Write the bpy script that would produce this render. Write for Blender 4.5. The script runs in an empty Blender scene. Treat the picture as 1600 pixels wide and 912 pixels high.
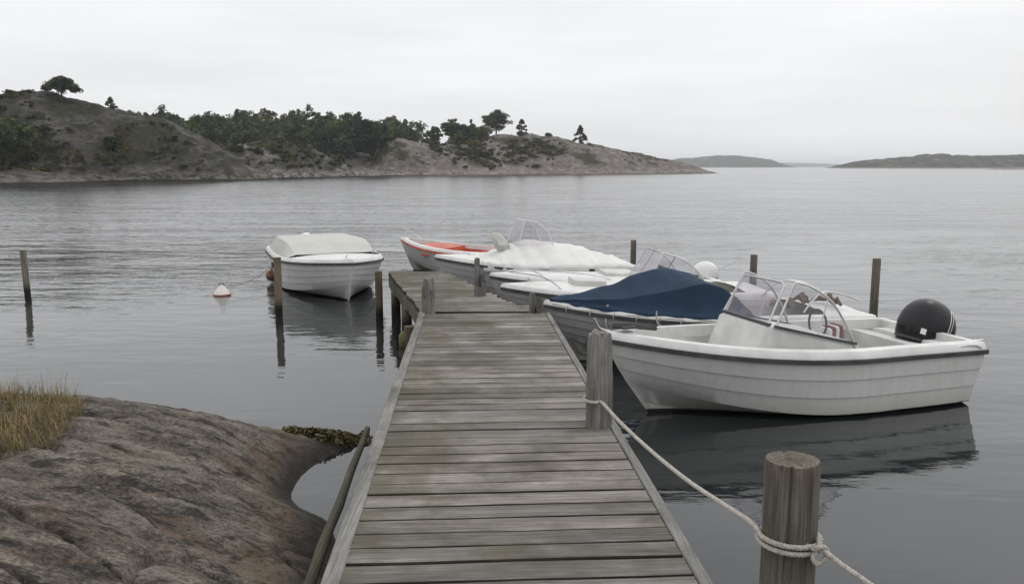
import bpy, math, random
import numpy as np
from mathutils import Vector, Matrix
R = math.radians
PI = math.pi
sc = bpy.context.scene
col = sc.collection

# ------------------------------------------------------------------ camera, sky, sun, exposure
cam = bpy.data.objects.new('camera', bpy.data.cameras.new('camera')); col.objects.link(cam)
cam.location = (0, 0, 2.5)
cam.rotation_euler = (R(90 - 8.55), 0, 0)
cam.data.sensor_width = 36; cam.data.lens = 29.25
cam.data.clip_start = 0.05; cam.data.clip_end = 30000
sc.camera = cam

SUN_EL, SUN_AZ = R(50), R(55)
world = bpy.data.worlds.new('World'); sc.world = world; world.use_nodes = True
wn, wl = world.node_tree.nodes, world.node_tree.links
wn.clear()
sky = wn.new('ShaderNodeTexSky'); sky.sky_type = 'NISHITA'; sky.sun_disc = False
sky.sun_elevation = SUN_EL; sky.sun_rotation = SUN_AZ; sky.dust_density = 4
bg1 = wn.new('ShaderNodeBackground'); bg1.inputs[1].default_value = 0.07
wl.new(sky.outputs[0], bg1.inputs[0])
tc = wn.new('ShaderNodeTexCoord')
sx = wn.new('ShaderNodeSeparateXYZ'); wl.new(tc.outputs['Generated'], sx.inputs[0])
cr = wn.new('ShaderNodeValToRGB')           # overcast deck: a little brighter overhead than at the horizon
cr.color_ramp.elements[0].position = 0.0; cr.color_ramp.elements[0].color = (0.93, 0.935, 0.945, 1)
cr.color_ramp.elements[1].position = 1.0; cr.color_ramp.elements[1].color = (1.36, 1.37, 1.40, 1)
wl.new(sx.outputs[2], cr.inputs[0])
mp = wn.new('ShaderNodeMapping'); mp.inputs['Scale'].default_value = (1.0, 1.0, 7.0)
wl.new(tc.outputs['Generated'], mp.inputs[0])
nz = wn.new('ShaderNodeTexNoise'); nz.inputs['Scale'].default_value = 2.3; nz.inputs['Detail'].default_value = 3.5
wl.new(mp.outputs[0], nz.inputs[0])
mr = wn.new('ShaderNodeMapRange'); mr.inputs[1].default_value = 0.3; mr.inputs[2].default_value = 0.7
mr.inputs[3].default_value = 0.885; mr.inputs[4].default_value = 1.04
wl.new(nz.outputs[0], mr.inputs[0])
bg2 = wn.new('ShaderNodeBackground'); wl.new(cr.outputs[0], bg2.inputs[0]); wl.new(mr.outputs[0], bg2.inputs[1])
mxs = wn.new('ShaderNodeMixShader'); mxs.inputs[0].default_value = 0.93
wl.new(bg1.outputs[0], mxs.inputs[1]); wl.new(bg2.outputs[0], mxs.inputs[2])
wo = wn.new('ShaderNodeOutputWorld'); wl.new(mxs.outputs[0], wo.inputs[0])

sun = bpy.data.objects.new('sun', bpy.data.lights.new('sun', 'SUN')); col.objects.link(sun)
sun.data.energy = 0.6; sun.data.angle = R(35); sun.data.color = (1.0, 0.97, 0.93)
sd = Vector((math.sin(SUN_AZ) * math.cos(SUN_EL), math.cos(SUN_AZ) * math.cos(SUN_EL), math.sin(SUN_EL)))
sun.rotation_euler = (-sd).to_track_quat('-Z', 'Y').to_euler()

vs = sc.view_settings
vs.view_transform = 'Standard'; vs.look = 'None'; vs.exposure = 0.0; vs.gamma = 1.0; vs.use_curve_mapping = False
sc.render.engine = 'CYCLES'
sc.cycles.max_bounces = 8; sc.cycles.transparent_max_bounces = 12; sc.cycles.volume_bounces = 1
sc.cycles.use_denoising = True

# ------------------------------------------------------------------ helpers
rnd = random.Random(11)
rng = np.random.default_rng(5)

def hsh(ix, iy, s):
    n = (ix.astype(np.int64) * 374761393 + iy.astype(np.int64) * 668265263 + s * 1442695041) & 0x7fffffff
    n = ((n ^ (n >> 13)) * 1274126177) & 0x7fffffff
    return ((n ^ (n >> 16)) & 0xffff) / 65535.0

def vn(x, y, s=0):
    x = np.asarray(x, float); y = np.asarray(y, float)
    ix, iy = np.floor(x), np.floor(y); fx, fy = x - ix, y - iy
    fx = fx * fx * (3 - 2 * fx); fy = fy * fy * (3 - 2 * fy)
    a, b, c, d = hsh(ix, iy, s), hsh(ix + 1, iy, s), hsh(ix, iy + 1, s), hsh(ix + 1, iy + 1, s)
    return (a * (1 - fx) + b * fx) * (1 - fy) + (c * (1 - fx) + d * fx) * fy - 0.5

def fbm(x, y, s=0, o=4, g=0.5):
    t = 0; a = 1.0
    for k in range(o):
        t = t + a * vn(x * 2 ** k, y * 2 ** k, s + k * 17); a *= g
    return t

def ss(a, b, x):
    t = np.clip((x - a) / (b - a), 0, 1); return t * t * (3 - 2 * t)

def mesh_obj(name, V, F, mat, parent=None, smooth=False):
    me = bpy.data.meshes.new(name)
    me.from_pydata([tuple(map(float, v)) for v in V], [], [tuple(map(int, f)) for f in F])
    if smooth: me.polygons.foreach_set('use_smooth', [True] * len(me.polygons))
    me.materials.append(mat); me.update()
    o = bpy.data.objects.new(name, me); col.objects.link(o)
    if parent is not None: o.parent = parent
    return o

def grid_obj(name, X, Y, Zz, mat, smooth=True):
    ny, nx = X.shape
    V = np.stack([X, Y, Zz], -1).reshape(-1, 3)
    i = np.arange(ny * nx).reshape(ny, nx)
    F = np.stack([i[:-1, :-1], i[:-1, 1:], i[1:, 1:], i[1:, :-1]], -1).reshape(-1, 4)
    return fast_obj(name, V, F, mat, smooth)

def fast_obj(name, V, F, mat, smooth=False, parent=None):
    V = np.asarray(V, np.float32); F = np.asarray(F, np.int32); k = F.shape[1]
    me = bpy.data.meshes.new(name)
    me.vertices.add(len(V)); me.vertices.foreach_set('co', V.ravel())
    me.loops.add(F.size); me.loops.foreach_set('vertex_index', F.ravel())
    me.polygons.add(len(F)); me.polygons.foreach_set('loop_start', np.arange(0, F.size, k, dtype=np.int32))
    if smooth: me.polygons.foreach_set('use_smooth', np.ones(len(F), bool))
    me.materials.append(mat); me.update(calc_edges=True); me.validate()
    o = bpy.data.objects.new(name, me); col.objects.link(o)
    if parent is not None: o.parent = parent
    return o

class MB:
    def __init__(s): s.v = []; s.f = []
    def add(s, V, F):
        n = len(s.v); s.v += [tuple(v) for v in V]; s.f += [tuple(i + n for i in f) for f in F]; return s
    def box(s, a, b):
        x0, y0, z0 = a; x1, y1, z1 = b
        return s.add([(x0, y0, z0), (x1, y0, z0), (x1, y1, z0), (x0, y1, z0), (x0, y0, z1), (x1, y0, z1), (x1, y1, z1), (x0, y1, z1)],
                     [(3, 2, 1, 0), (4, 5, 6, 7), (0, 1, 5, 4), (1, 2, 6, 5), (2, 3, 7, 6), (3, 0, 4, 7)])
    def prism(s, poly, y0, y1):                 # polygon in x,z pushed along y
        n = len(poly)
        V = [(x, y0, z) for x, z in poly] + [(x, y1, z) for x, z in poly]
        return s.add(V, [tuple(range(n)), tuple(range(2 * n - 1, n - 1, -1))] + [((i + 1) % n, i, i + n, (i + 1) % n + n) for i in range(n)])
    def tube(s, pts, r, n=8, cap=True):
        P = [Vector(p) for p in pts]; rs = r if isinstance(r, (list, tuple)) else [r] * len(P)
        up = None; V = []
        for i, p in enumerate(P):
            t = (P[min(i + 1, len(P) - 1)] - P[max(i - 1, 0)]).normalized()
            if up is None:
                up = Vector((0, 0, 1)) if abs(t.z) < .9 else Vector((1, 0, 0))
            up = (up - t * up.dot(t)).normalized(); sd_ = t.cross(up)
            V += [p + (up * math.cos(2 * PI * k / n) + sd_ * math.sin(2 * PI * k / n)) * rs[i] for k in range(n)]
        F = [(i * n + k, i * n + (k + 1) % n, (i + 1) * n + (k + 1) % n, (i + 1) * n + k) for i in range(len(P) - 1) for k in range(n)]
        if cap: F += [tuple(range(n - 1, -1, -1)), tuple(range((len(P) - 1) * n, len(P) * n))]
        return s.add(V, F)
    def loft(s, rings, closed=True, cap=True):
        n = len(rings[0]); V = [p for r_ in rings for p in r_]
        m = n if closed else n - 1
        F = [(i * n + k, i * n + (k + 1) % n, (i + 1) * n + (k + 1) % n, (i + 1) * n + k) for i in range(len(rings) - 1) for k in range(m)]
        if cap and closed: F += [tuple(range(n - 1, -1, -1)), tuple(range((len(rings) - 1) * n, len(rings) * n))]
        return s.add(V, F)
    def build(s, name, mat, parent=None, smooth=False):
        o = mesh_obj(name, s.v, s.f, mat, parent, smooth)
        if smooth:
            try: o.data.set_sharp_from_angle(angle=R(38))
            except Exception: pass
        return o

def crease(o, n, cols, val):
    me = o.data; at = me.attributes.new('crease_edge', 'FLOAT', 'EDGE')
    for e_ in me.edges:
        a, b = e_.vertices
        if a % n == b % n and a % n in cols: at.data[e_.index].value = val
def empty(name, loc=(0, 0, 0), rz=0, rot=None):
    o = bpy.data.objects.new(name, None); col.objects.link(o)
    o.location = loc; o.rotation_euler = rot if rot else (0, 0, rz); o.empty_display_size = 0.2
    return o

def tag(o, label=None, cat=None, group=None, kind=None):
    if label: o['label'] = label
    if cat: o['category'] = cat
    if group: o['group'] = group
    if kind: o['kind'] = kind
    return o

# ------------------------------------------------------------------ materials
class NT:
    def __init__(s, name, rough=0.6, spec=0.5):
        s.m = bpy.data.materials.new(name); s.m.use_nodes = True
        s.n = s.m.node_tree.nodes; s.l = s.m.node_tree.links
        s.b = s.n['Principled BSDF']; s.b.inputs['Roughness'].default_value = rough
        s.b.inputs['Specular IOR Level'].default_value = spec
        s.tc = s.n.new('ShaderNodeTexCoord'); s.geo = s.n.new('ShaderNodeNewGeometry'); s.oi = s.n.new('ShaderNodeObjectInfo')
    def put(s, v, sock):
        if hasattr(v, 'links') or hasattr(v, 'is_linked'): s.l.new(v, sock)
        else: sock.default_value = v
    def math(s, op, a, b=0.0, clamp=False):
        n = s.n.new('ShaderNodeMath'); n.operation = op; n.use_clamp = clamp
        s.put(a, n.inputs[0]); s.put(b, n.inputs[1]); return n.outputs[0]
    def map(s, src, scale=(1, 1, 1), loc=(0, 0, 0), rot=(0, 0, 0)):
        n = s.n.new('ShaderNodeMapping'); s.l.new(src, n.inputs[0]); n.inputs['Scale'].default_value = scale
        n.inputs['Rotation'].default_value = rot
        s.put(loc, n.inputs['Location']); return n.outputs[0]
    def noise(s, vec, scale, detail=4, rough=0.55, dist=0.0):
        n = s.n.new('ShaderNodeTexNoise'); s.l.new(vec, n.inputs['Vector'])
        n.inputs['Scale'].default_value = scale; n.inputs['Detail'].default_value = detail
        n.inputs['Roughness'].default_value = rough; n.inputs['Distortion'].default_value = dist; return n.outputs[0]
    def voro(s, vec, scale, feat='F1'):
        n = s.n.new('ShaderNodeTexVoronoi'); n.feature = feat; s.l.new(vec, n.inputs['Vector']); n.inputs['Scale'].default_value = scale
        return n.outputs['Distance']
    def rng(s, v, a, b, c=0.0, d=1.0):
        n = s.n.new('ShaderNodeMapRange'); s.put(v, n.inputs[0])
        for k, q in enumerate((a, b, c, d)): n.inputs[k + 1].default_value = q
        return n.outputs[0]
    def ramp(s, fac, stops):
        n = s.n.new('ShaderNodeValToRGB'); s.l.new(fac, n.inputs[0]); e = n.color_ramp.elements
        while len(e) < len(stops): e.new(0.5)
        for k, (p, c) in enumerate(stops): e[k].position = p; e[k].color = (*c, 1)
        return n.outputs[0]
    def mix(s, fac, a, b, mode='MIX'):
        n = s.n.new('ShaderNodeMix'); n.data_type = 'RGBA'; n.blend_type = mode
        s.put(fac, n.inputs[0])
        for v, k in ((a, 6), (b, 7)):
            if isinstance(v, tuple): n.inputs[k].default_value = (*v, 1)
            else: s.l.new(v, n.inputs[k])
        return n.outputs[2]
    def col(s, c):
        if isinstance(c, tuple): s.b.inputs['Base Color'].default_value = (*c, 1)
        else: s.l.new(c, s.b.inputs['Base Color'])
    def bump(s, h, strength=0.5, dist=0.01):
        n = s.n.new('ShaderNodeBump'); n.inputs['Strength'].default_value = strength; n.inputs['Distance'].default_value = dist
        s.l.new(h, n.inputs['Height']); s.l.new(n.outputs[0], s.b.inputs['Normal'])
    def sep(s, v):
        n = s.n.new('ShaderNodeSeparateXYZ'); s.l.new(v, n.inputs[0]); return n.outputs
    def objpos(s, k=37.0):                        # object coordinates shifted per object
        n = s.n.new('ShaderNodeVectorMath'); n.operation = 'ADD'; s.l.new(s.tc.outputs['Object'], n.inputs[0])
        q = s.math('MULTIPLY', s.oi.outputs['Random'], k); s.l.new(q, n.inputs[1]); return n.outputs[0]

def wood_mat(name, axis=0, dark=(0.075, 0.068, 0.06), mid=(0.17, 0.158, 0.142), light=(0.29, 0.278, 0.258), moss=0.5, rough=0.85, tone=0.4, left_algae=0.0, mosscol=(0.075, 0.068, 0.036)):
    t = NT(name, rough, 0.25)
    p = t.objpos()
    sc1 = [5.0] * 3; sc1[axis] = 0.9
    sc2 = [95.0] * 3; sc2[axis] = 3.0
    a = t.noise(t.map(p, tuple(sc1)), 1.0, 5, 0.6)
    b = t.noise(t.map(p, tuple(sc2)), 1.0, 4, 0.65)
    g = t.math('ADD', t.math('MULTIPLY', a, 0.45), t.math('MULTIPLY', b, 0.55))
    c = t.ramp(g, [(0.36, dark), (0.49, mid), (0.63, light)])
    rv = t.rng(t.oi.outputs['Random'], 0, 1, 1 - tone * 0.5, 1 + tone * 0.5)
    c = t.mix(1.0, c, t.ramp(t.rng(rv, 0.5, 1.5), [(0.0, (0.5, 0.5, 0.5)), (1.0, (1.5, 1.48, 1.44))]), 'MULTIPLY')
    wp = t.geo.outputs['Position']
    big = t.noise(wp, 1.3, 4, 0.6)
    left = t.math('MULTIPLY', t.rng(t.sep(wp)[0], -1.0, -0.15, 1, 0), left_algae)        # the damp side of the deck grows more algae
    stain = t.rng(t.math('ADD', big, left), 0.5, 0.64)
    c = t.mix(t.math('MULTIPLY', stain, 0.55), c, (0.06, 0.052, 0.042))
    if moss:
        m1 = t.noise(t.map(wp, (1, 1, 1), (3.1, 7.7, 0)), 2.2, 5, 0.7)
        m = t.rng(t.math('ADD', m1, left), 0.49, 0.66)
        c = t.mix(t.math('MULTIPLY', m, moss), c, mosscol)
    t.col(c)
    t.bump(t.math('ADD', b, t.math('MULTIPLY', a, 0.5)), 0.6, 0.006)
    return t.m

def simple(name, c, rough=0.5, metal=0.0, spec=0.5, var=0.15, scale=6.0, bump=0.0):
    t = NT(name, rough, spec); t.b.inputs['Metallic'].default_value = metal
    n = t.noise(t.objpos(), scale, 4, 0.6)
    lo = tuple(x * (1 - var) for x in c); hi = tuple(min(1, x * (1 + var)) for x in c)
    t.col(t.ramp(n, [(0.35, lo), (0.65, hi)]))
    if bump: t.bump(n, 0.5, bump)
    return t.m

def gelcoat(name, top=(0.60, 0.60, 0.575), bottom=(0.02, 0.022, 0.022), boot=0.015, grime=(0.30, 0.275, 0.20)):
    t = NT(name, 0.33, 0.45)
    o = t.tc.outputs['Object']; z = t.sep(o)[2]
    n = t.noise(t.map(o, (1.2, 1.2, 1.2)), 3.0, 5, 0.6)
    st = t.noise(t.map(o, (14, 14, 0.9)), 1.0, 4, 0.6)
    c = t.mix(t.rng(n, 0.35, 0.75, 0, 0.35), top, tuple(x * 0.84 for x in top))
    c = t.mix(t.math('MULTIPLY', t.rng(st, 0.48, 0.72), 0.25), c, (0.36, 0.35, 0.30))
    lowz = t.rng(t.math('ADD', z, t.math('MULTIPLY', n, 0.10)), 0.04, 0.24, 1, 0)
    c = t.mix(t.math('MULTIPLY', lowz, 0.62), c, grime)
    zb = t.rng(t.math('ADD', z, t.math('MULTIPLY', n, 0.02)), boot + 0.006, boot + 0.018, 1, 0)
    c = t.mix(zb, c, bottom)
    t.col(c); t.l.new(t.rng(n, 0.3, 0.7, 0.28, 0.5), t.b.inputs['Roughness'])
    return t.m

def foliage(name, c1, c2, scale=0.6):
    t = NT(name, 0.75, 0.2); p = t.geo.outputs['Position']
    n = t.noise(p, scale, 3, 0.6); n2 = t.noise(t.map(p, (1, 1, .3)), scale * .4, 2, 0.5)
    c = t.ramp(n, [(0.38, c1), (0.62, c2)])
    c = t.mix(t.rng(n2, .5, .62), c, t.ramp(n, [(0.38, tuple(x * q for x, q in zip(c1, (1.5, 1.2, .9)))), (0.62, tuple(x * q for x, q in zip(c2, (1.35, 1.15, .85))))]))   # olive pines among darker ones
    c = t.mix(t.rng(n2, .48, .38), c, tuple(x * .75 for x in c1))
    t.col(c); return t.m

MAT = {}
MAT['plank'] = wood_mat('weathered_plank', 0, moss=0.6, dark=(0.085, 0.076, 0.069), mid=(0.182, 0.167, 0.154), light=(0.31, 0.29, 0.273), tone=0.5, left_algae=0.09)
MAT['plank_edge'] = wood_mat('shaded_damp_edge', 0, moss=0.5, dark=(0.02, 0.017, 0.014), mid=(0.045, 0.039, 0.033), light=(0.09, 0.08, 0.068))  # plank flanks: shade of the deck gaps painted in, along with damp grime
MAT['edge'] = wood_mat('edge_board_wood', 1, moss=0.25, dark=(0.10, 0.098, 0.093), mid=(0.185, 0.182, 0.174), light=(0.275, 0.27, 0.258), tone=0.2)
MAT['beam'] = wood_mat('beam_wood', 1, moss=0.7, dark=(0.04, 0.037, 0.033), mid=(0.10, 0.093, 0.08), light=(0.2, 0.19, 0.165))
MAT['post'] = wood_mat('post_wood', 2, moss=0.3, dark=(0.055, 0.047, 0.038), mid=(0.135, 0.118, 0.095), light=(0.26, 0.235, 0.20))
MAT['grey_post'] = wood_mat('grey_post_wood', 2, moss=0.2, dark=(0.06, 0.057, 0.053), mid=(0.155, 0.147, 0.135), light=(0.28, 0.268, 0.25))
MAT['pile'] = wood_mat('pile_wood', 2, moss=0.35, dark=(0.05, 0.038, 0.025), mid=(0.13, 0.10, 0.068), light=(0.22, 0.18, 0.125))
MAT['log'] = wood_mat('green_pole_wood', 1, moss=0.6, dark=(0.05, 0.05, 0.038), mid=(0.045, 0.042, 0.030), light=(0.085, 0.078, 0.058))

def wet_pile(base, name):       # a pile that is dark and weedy up to the tide mark
    m = base.copy(); m.name = name
    n = m.node_tree.nodes; l = m.node_tree.links
    b = n['Principled BSDF']; src = b.inputs['Base Color'].links[0].from_socket
    g = n.new('ShaderNodeNewGeometry'); s = n.new('ShaderNodeSeparateXYZ'); l.new(g.outputs['Position'], s.inputs[0])
    r = n.new('ShaderNodeMapRange'); r.inputs[1].default_value = 0.12; r.inputs[2].default_value = 0.28; r.inputs[3].default_value = 1; r.inputs[4].default_value = 0
    l.new(s.outputs[2], r.inputs[0])
    x = n.new('ShaderNodeMix'); x.data_type = 'RGBA'; l.new(r.outputs[0], x.inputs[0]); l.new(src, x.inputs[6]); x.inputs[7].default_value = (0.016, 0.013, 0.009, 1)
    l.new(x.outputs[2], b.inputs['Base Color']); return m
MAT['wet_pile'] = wet_pile(MAT['pile'], 'tide_marked_pile')
MAT['wet_post'] = wet_pile(MAT['post'], 'tide_marked_post')

MAT['gel'] = gelcoat('white_gelcoat', boot=0.035)
MAT['gel_grey'] = gelcoat('greyed_gelcoat', (0.44, 0.445, 0.43))
MAT['gel_deck'] = simple('deck_gelcoat', (0.64, 0.64, 0.615), 0.42, var=0.10, scale=4)
MAT['gel_in'] = simple('liner_gelcoat', (0.55, 0.55, 0.525), 0.5, var=0.13, scale=3)
MAT['rub'] = simple('rubber_rail', (0.05, 0.05, 0.052), 0.55, var=0.3)
MAT['orange'] = simple('orange_paint', (0.50, 0.105, 0.055), 0.5, var=0.2, scale=3)
MAT['black'] = simple('black_cowl', (0.006, 0.0065, 0.008), 0.25, spec=0.35, var=0.2)
MAT['metal'] = simple('stainless_tube', (0.55, 0.55, 0.55), 0.3, metal=0.9, var=0.1)
MAT['whitetube'] = simple('white_tube', (0.6, 0.6, 0.6), 0.4, var=0.08)
MAT['trim'] = simple('dark_trim', (0.06, 0.06, 0.065), 0.5)
MAT['cloth_dark'] = simple('dark_cloth', (0.04, 0.04, 0.045), 0.9, var=0.3)
MAT['canvas'] = simple('grey_canvas', (0.50, 0.495, 0.46), 0.9, spec=0.15, var=0.05, scale=3, bump=0.006)
MAT['whitetarp'] = simple('white_tarp', (0.66, 0.655, 0.63), 0.7, spec=0.25, var=0.05, scale=3, bump=0.012)
MAT['bluetarp'] = simple('blue_tarp', (0.016, 0.033, 0.062), 0.8, spec=0.25, var=0.15, scale=2.6, bump=0.015)
MAT['rope'] = simple('rope_fibre', (0.40, 0.375, 0.33), 0.9, spec=0.1, var=0.25, scale=60)
MAT['buoy'] = simple('buoy_plastic', (0.66, 0.60, 0.57), 0.5, var=0.1)
MAT['buoyred'] = simple('buoy_waterline_red', (0.28, 0.09, 0.065), 0.6)
MAT['rust'] = simple('rust_orange', (0.22, 0.08, 0.03), 0.8, var=0.4)
MAT['red'] = simple('red_cloth', (0.16, 0.045, 0.04), 0.8)
MAT['brown'] = simple('brown_net', (0.14, 0.10, 0.075), 0.9, var=0.4, scale=20)
MAT['engwhite'] = simple('white_cowl', (0.7, 0.7, 0.69), 0.4, var=0.06)
MAT['yellowfloat'] = simple('mossy_yellow', (0.13, 0.125, 0.04), 0.8, var=0.4)

def glass_mat():
    m = bpy.data.materials.new('windscreen_acrylic'); m.use_nodes = True
    n, l = m.node_tree.nodes, m.node_tree.links; n.clear()
    tr = n.new('ShaderNodeBsdfTransparent'); tr.inputs[0].default_value = (0.93, 0.92, 0.935, 1)
    gl = n.new('ShaderNodeBsdfGlossy'); gl.inputs['Roughness'].default_value = 0.08
    df = n.new('ShaderNodeBsdfDiffuse'); df.inputs[0].default_value = (0.55, 0.53, 0.55, 1)
    lw = n.new('ShaderNodeLayerWeight'); lw.inputs[0].default_value = 0.5
    fr = n.new('ShaderNodeMapRange'); fr.inputs[1].default_value = 0.45; fr.inputs[2].default_value = 1.0; fr.inputs[3].default_value = 0.03; fr.inputs[4].default_value = 0.30
    l.new(lw.outputs['Facing'], fr.inputs[0])
    tcx = n.new('ShaderNodeTexCoord'); nz_ = n.new('ShaderNodeTexNoise'); nz_.inputs['Scale'].default_value = 5; l.new(tcx.outputs['Object'], nz_.inputs[0])
    mr_ = n.new('ShaderNodeMapRange'); mr_.inputs[1].default_value = 0.35; mr_.inputs[2].default_value = 0.7; mr_.inputs[3].default_value = 0.015; mr_.inputs[4].default_value = 0.07
    l.new(nz_.outputs[0], mr_.inputs[0])
    m1 = n.new('ShaderNodeMixShader'); l.new(mr_.outputs[0], m1.inputs[0]); l.new(tr.outputs[0], m1.inputs[1]); l.new(df.outputs[0], m1.inputs[2])
    m2 = n.new('ShaderNodeMixShader'); l.new(fr.outputs[0], m2.inputs[0]); l.new(m1.outputs[0], m2.inputs[1]); l.new(gl.outputs[0], m2.inputs[2])
    o = n.new('ShaderNodeOutputMaterial'); l.new(m2.outputs[0], o.inputs[0]); return m
MAT['glass'] = glass_mat()

# ------------------------------------------------------------------ water
def water_mat():
    t = NT('sea_water', 0.03, 0.5); t.b.inputs['IOR'].default_value = 1.6
    t.col((0.014, 0.017, 0.018))
    p = t.geo.outputs['Position']; X, Yp, Zp = t.sep(p)
    patch = t.noise(t.map(p, (0.055, 0.09, 0.1)), 1.0, 3, 0.55)
    yw = t.math('ADD', Yp, t.math('MULTIPLY', t.math('SUBTRACT', patch, 0.5), 22.0))
    # ripples: calm in the lee of the pier and the rock, breezier out in the bay
    mid = t.rng(yw, 9.0, 20.0); far = t.rng(yw, 22.0, 36.0)
    amp = t.math('ADD', t.rng(mid, 0, 1, 0.14, 0.78), t.rng(patch, 0.35, 0.7, 0.0, 0.12))
    amp = t.math('MULTIPLY', amp, t.rng(t.noise(t.map(p, (0.10, 0.35, 1), (3, 8, 0)), 1.0, 3, 0.6), 0.38, 0.62, 0.35, 1.2))
    w1 = t.noise(t.map(p, (0.75, 1.9, 1), rot=(0, 0, R(7))), 1.0, 2, 0.5, 0.3)
    w2 = t.noise(t.map(p, (2.2, 5.5, 1), rot=(0, 0, R(-9))), 1.0, 3, 0.55, 0.4)
    w3 = t.noise(t.map(p, (0.22, 0.5, 1), rot=(0, 0, R(15))), 1.0, 1, 0.5)
    h = t.math('ADD', t.math('MULTIPLY', w1, 0.050), t.math('MULTIPLY', w2, 0.020))
    h = t.math('ADD', t.math('MULTIPLY', h, amp), t.math('MULTIPLY', w3, 0.022))
    bp = t.n.new('ShaderNodeBump'); bp.inputs['Strength'].default_value = 1.0; bp.inputs['Distance'].default_value = 1.0
    t.l.new(h, bp.inputs['Height'])
    # wind chop of the open bay as slopes (it is finer than a pixel out there)
    ch = t.n.new('ShaderNodeTexNoise'); ch.inputs['Scale'].default_value = 1.0; ch.inputs['Detail'].default_value = 3
    t.l.new(t.map(p, (3.6, 9.0, 1)), ch.inputs['Vector'])
    sub = t.n.new('ShaderNodeVectorMath'); sub.operation = 'SUBTRACT'; t.l.new(ch.outputs['Color'], sub.inputs[0]); sub.inputs[1].default_value = (0.5, 0.69, 0.5)      # constant tilt towards the pier, put in so the bay mirrors brighter sky
    mul = t.n.new('ShaderNodeVectorMath'); mul.operation = 'MULTIPLY'; t.l.new(sub.outputs[0], mul.inputs[0]); mul.inputs[1].default_value = (0.7, 1.0, 0.0)
    scl = t.n.new('ShaderNodeVectorMath'); scl.operation = 'SCALE'; t.l.new(mul.outputs[0], scl.inputs[0]); t.l.new(t.math('MULTIPLY', far, t.rng(patch, 0.3, 0.7, 0.26, 0.36)), scl.inputs['Scale'])
    add = t.n.new('ShaderNodeVectorMath'); add.operation = 'ADD'; t.l.new(bp.outputs[0], add.inputs[0]); t.l.new(scl.outputs[0], add.inputs[1])
    nrm = t.n.new('ShaderNodeVectorMath'); nrm.operation = 'NORMALIZE'; t.l.new(add.outputs[0], nrm.inputs[0])
    t.l.new(nrm.outputs[0], t.b.inputs['Normal'])
    t.l.new(t.math('MULTIPLY', t.math('ADD', far, 0.4), t.rng(patch, 0.3, 0.7, 0.055, 0.08)), t.b.inputs['Roughness'])
    return t.m
W = 6000
tag(mesh_obj('sea', [(-W, -60, 0), (W, -60, 0), (W, 6500, 0), (-W, 6500, 0)], [(0, 1, 2, 3)], water_mat()), kind='structure')

# ------------------------------------------------------------------ near rock
CP = np.array([
    (-1.46, 7.42, 0.0), (-1.62, 6.86, -0.02), (-1.71, 6.35, -0.02), (-1.70, 6.08, 0.0), (-1.56, 5.84, 0.0), (-1.36, 5.70, 0.0), (-1.24, 5.3, 0.03),
    (-1.9, 7.25, .12), (-2.28, 7.05, .27), (-2.85, 6.85, .45), (-3.6, 6.95, .52), (-4.3, 7.0, .55), (-6, 7.2, .62), (-8, 7.2, .7), (-1.7, 7.35, .07),
    (-1.7, 8.0, -.4), (-2.4, 8.0, -.3), (-3, 8.3, -.3), (-4.5, 8.6, -.3), (-6, 9, -.3), (-8, 9.2, -.2), (-9, 10, -1),
    (-2.6, 5.6, .52), (-2.2, 6.0, .42), (-2.0, 6.6, .24), (-3.5, 5.2, .68), (-2.1, 4.9, .47), (-1.65, 5.1, .25), (-1.6, 4.4, .36), (-1.2, 3.8, .30), (-2.5, 3.6, .74), (-2.3, 4.5, .62),
    (-4, 3.6, .95), (-5.5, 5, .95), (-1.0, 2.6, .45), (-3, 2, 1.0), (-1.0, 1.5, .6), (-6, 2, 1.2), (-8, 4, 1.2),
    (-1.35, 6.5, -.35), (-1.1, 5.9, -.35), (-1.25, 7.1, -.25), (-.9, 5.0, -.12), (-.8, 4.2, 0.05), (0, 5.5, -.6), (0, 3, .1), (0, 8, -1.2), (-1, 8.2, -.7), (.8, 3.5, -.5), (1, 1.5, .2)])
def tps(P, Q):
    U = lambda r2: np.where(r2 > 1e-12, r2 * np.log(np.maximum(r2, 1e-12)), 0)
    n = len(P); d = ((P[:, None, :2] - P[None, :, :2]) ** 2).sum(-1)
    A = np.zeros((n + 3, n + 3)); A[:n, :n] = U(d) + np.eye(n) * 0.02
    A[:n, n] = 1; A[:n, n + 1:] = P[:, :2]; A[n, :n] = 1; A[n + 1:, :n] = P[:, :2].T
    w = np.linalg.solve(A, np.concatenate([P[:, 2], [0, 0, 0]]))
    out = w[n] + Q @ w[n + 1:]
    for k in range(n): out += w[k] * U(((Q - P[k, :2]) ** 2).sum(-1))
    return out
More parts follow.
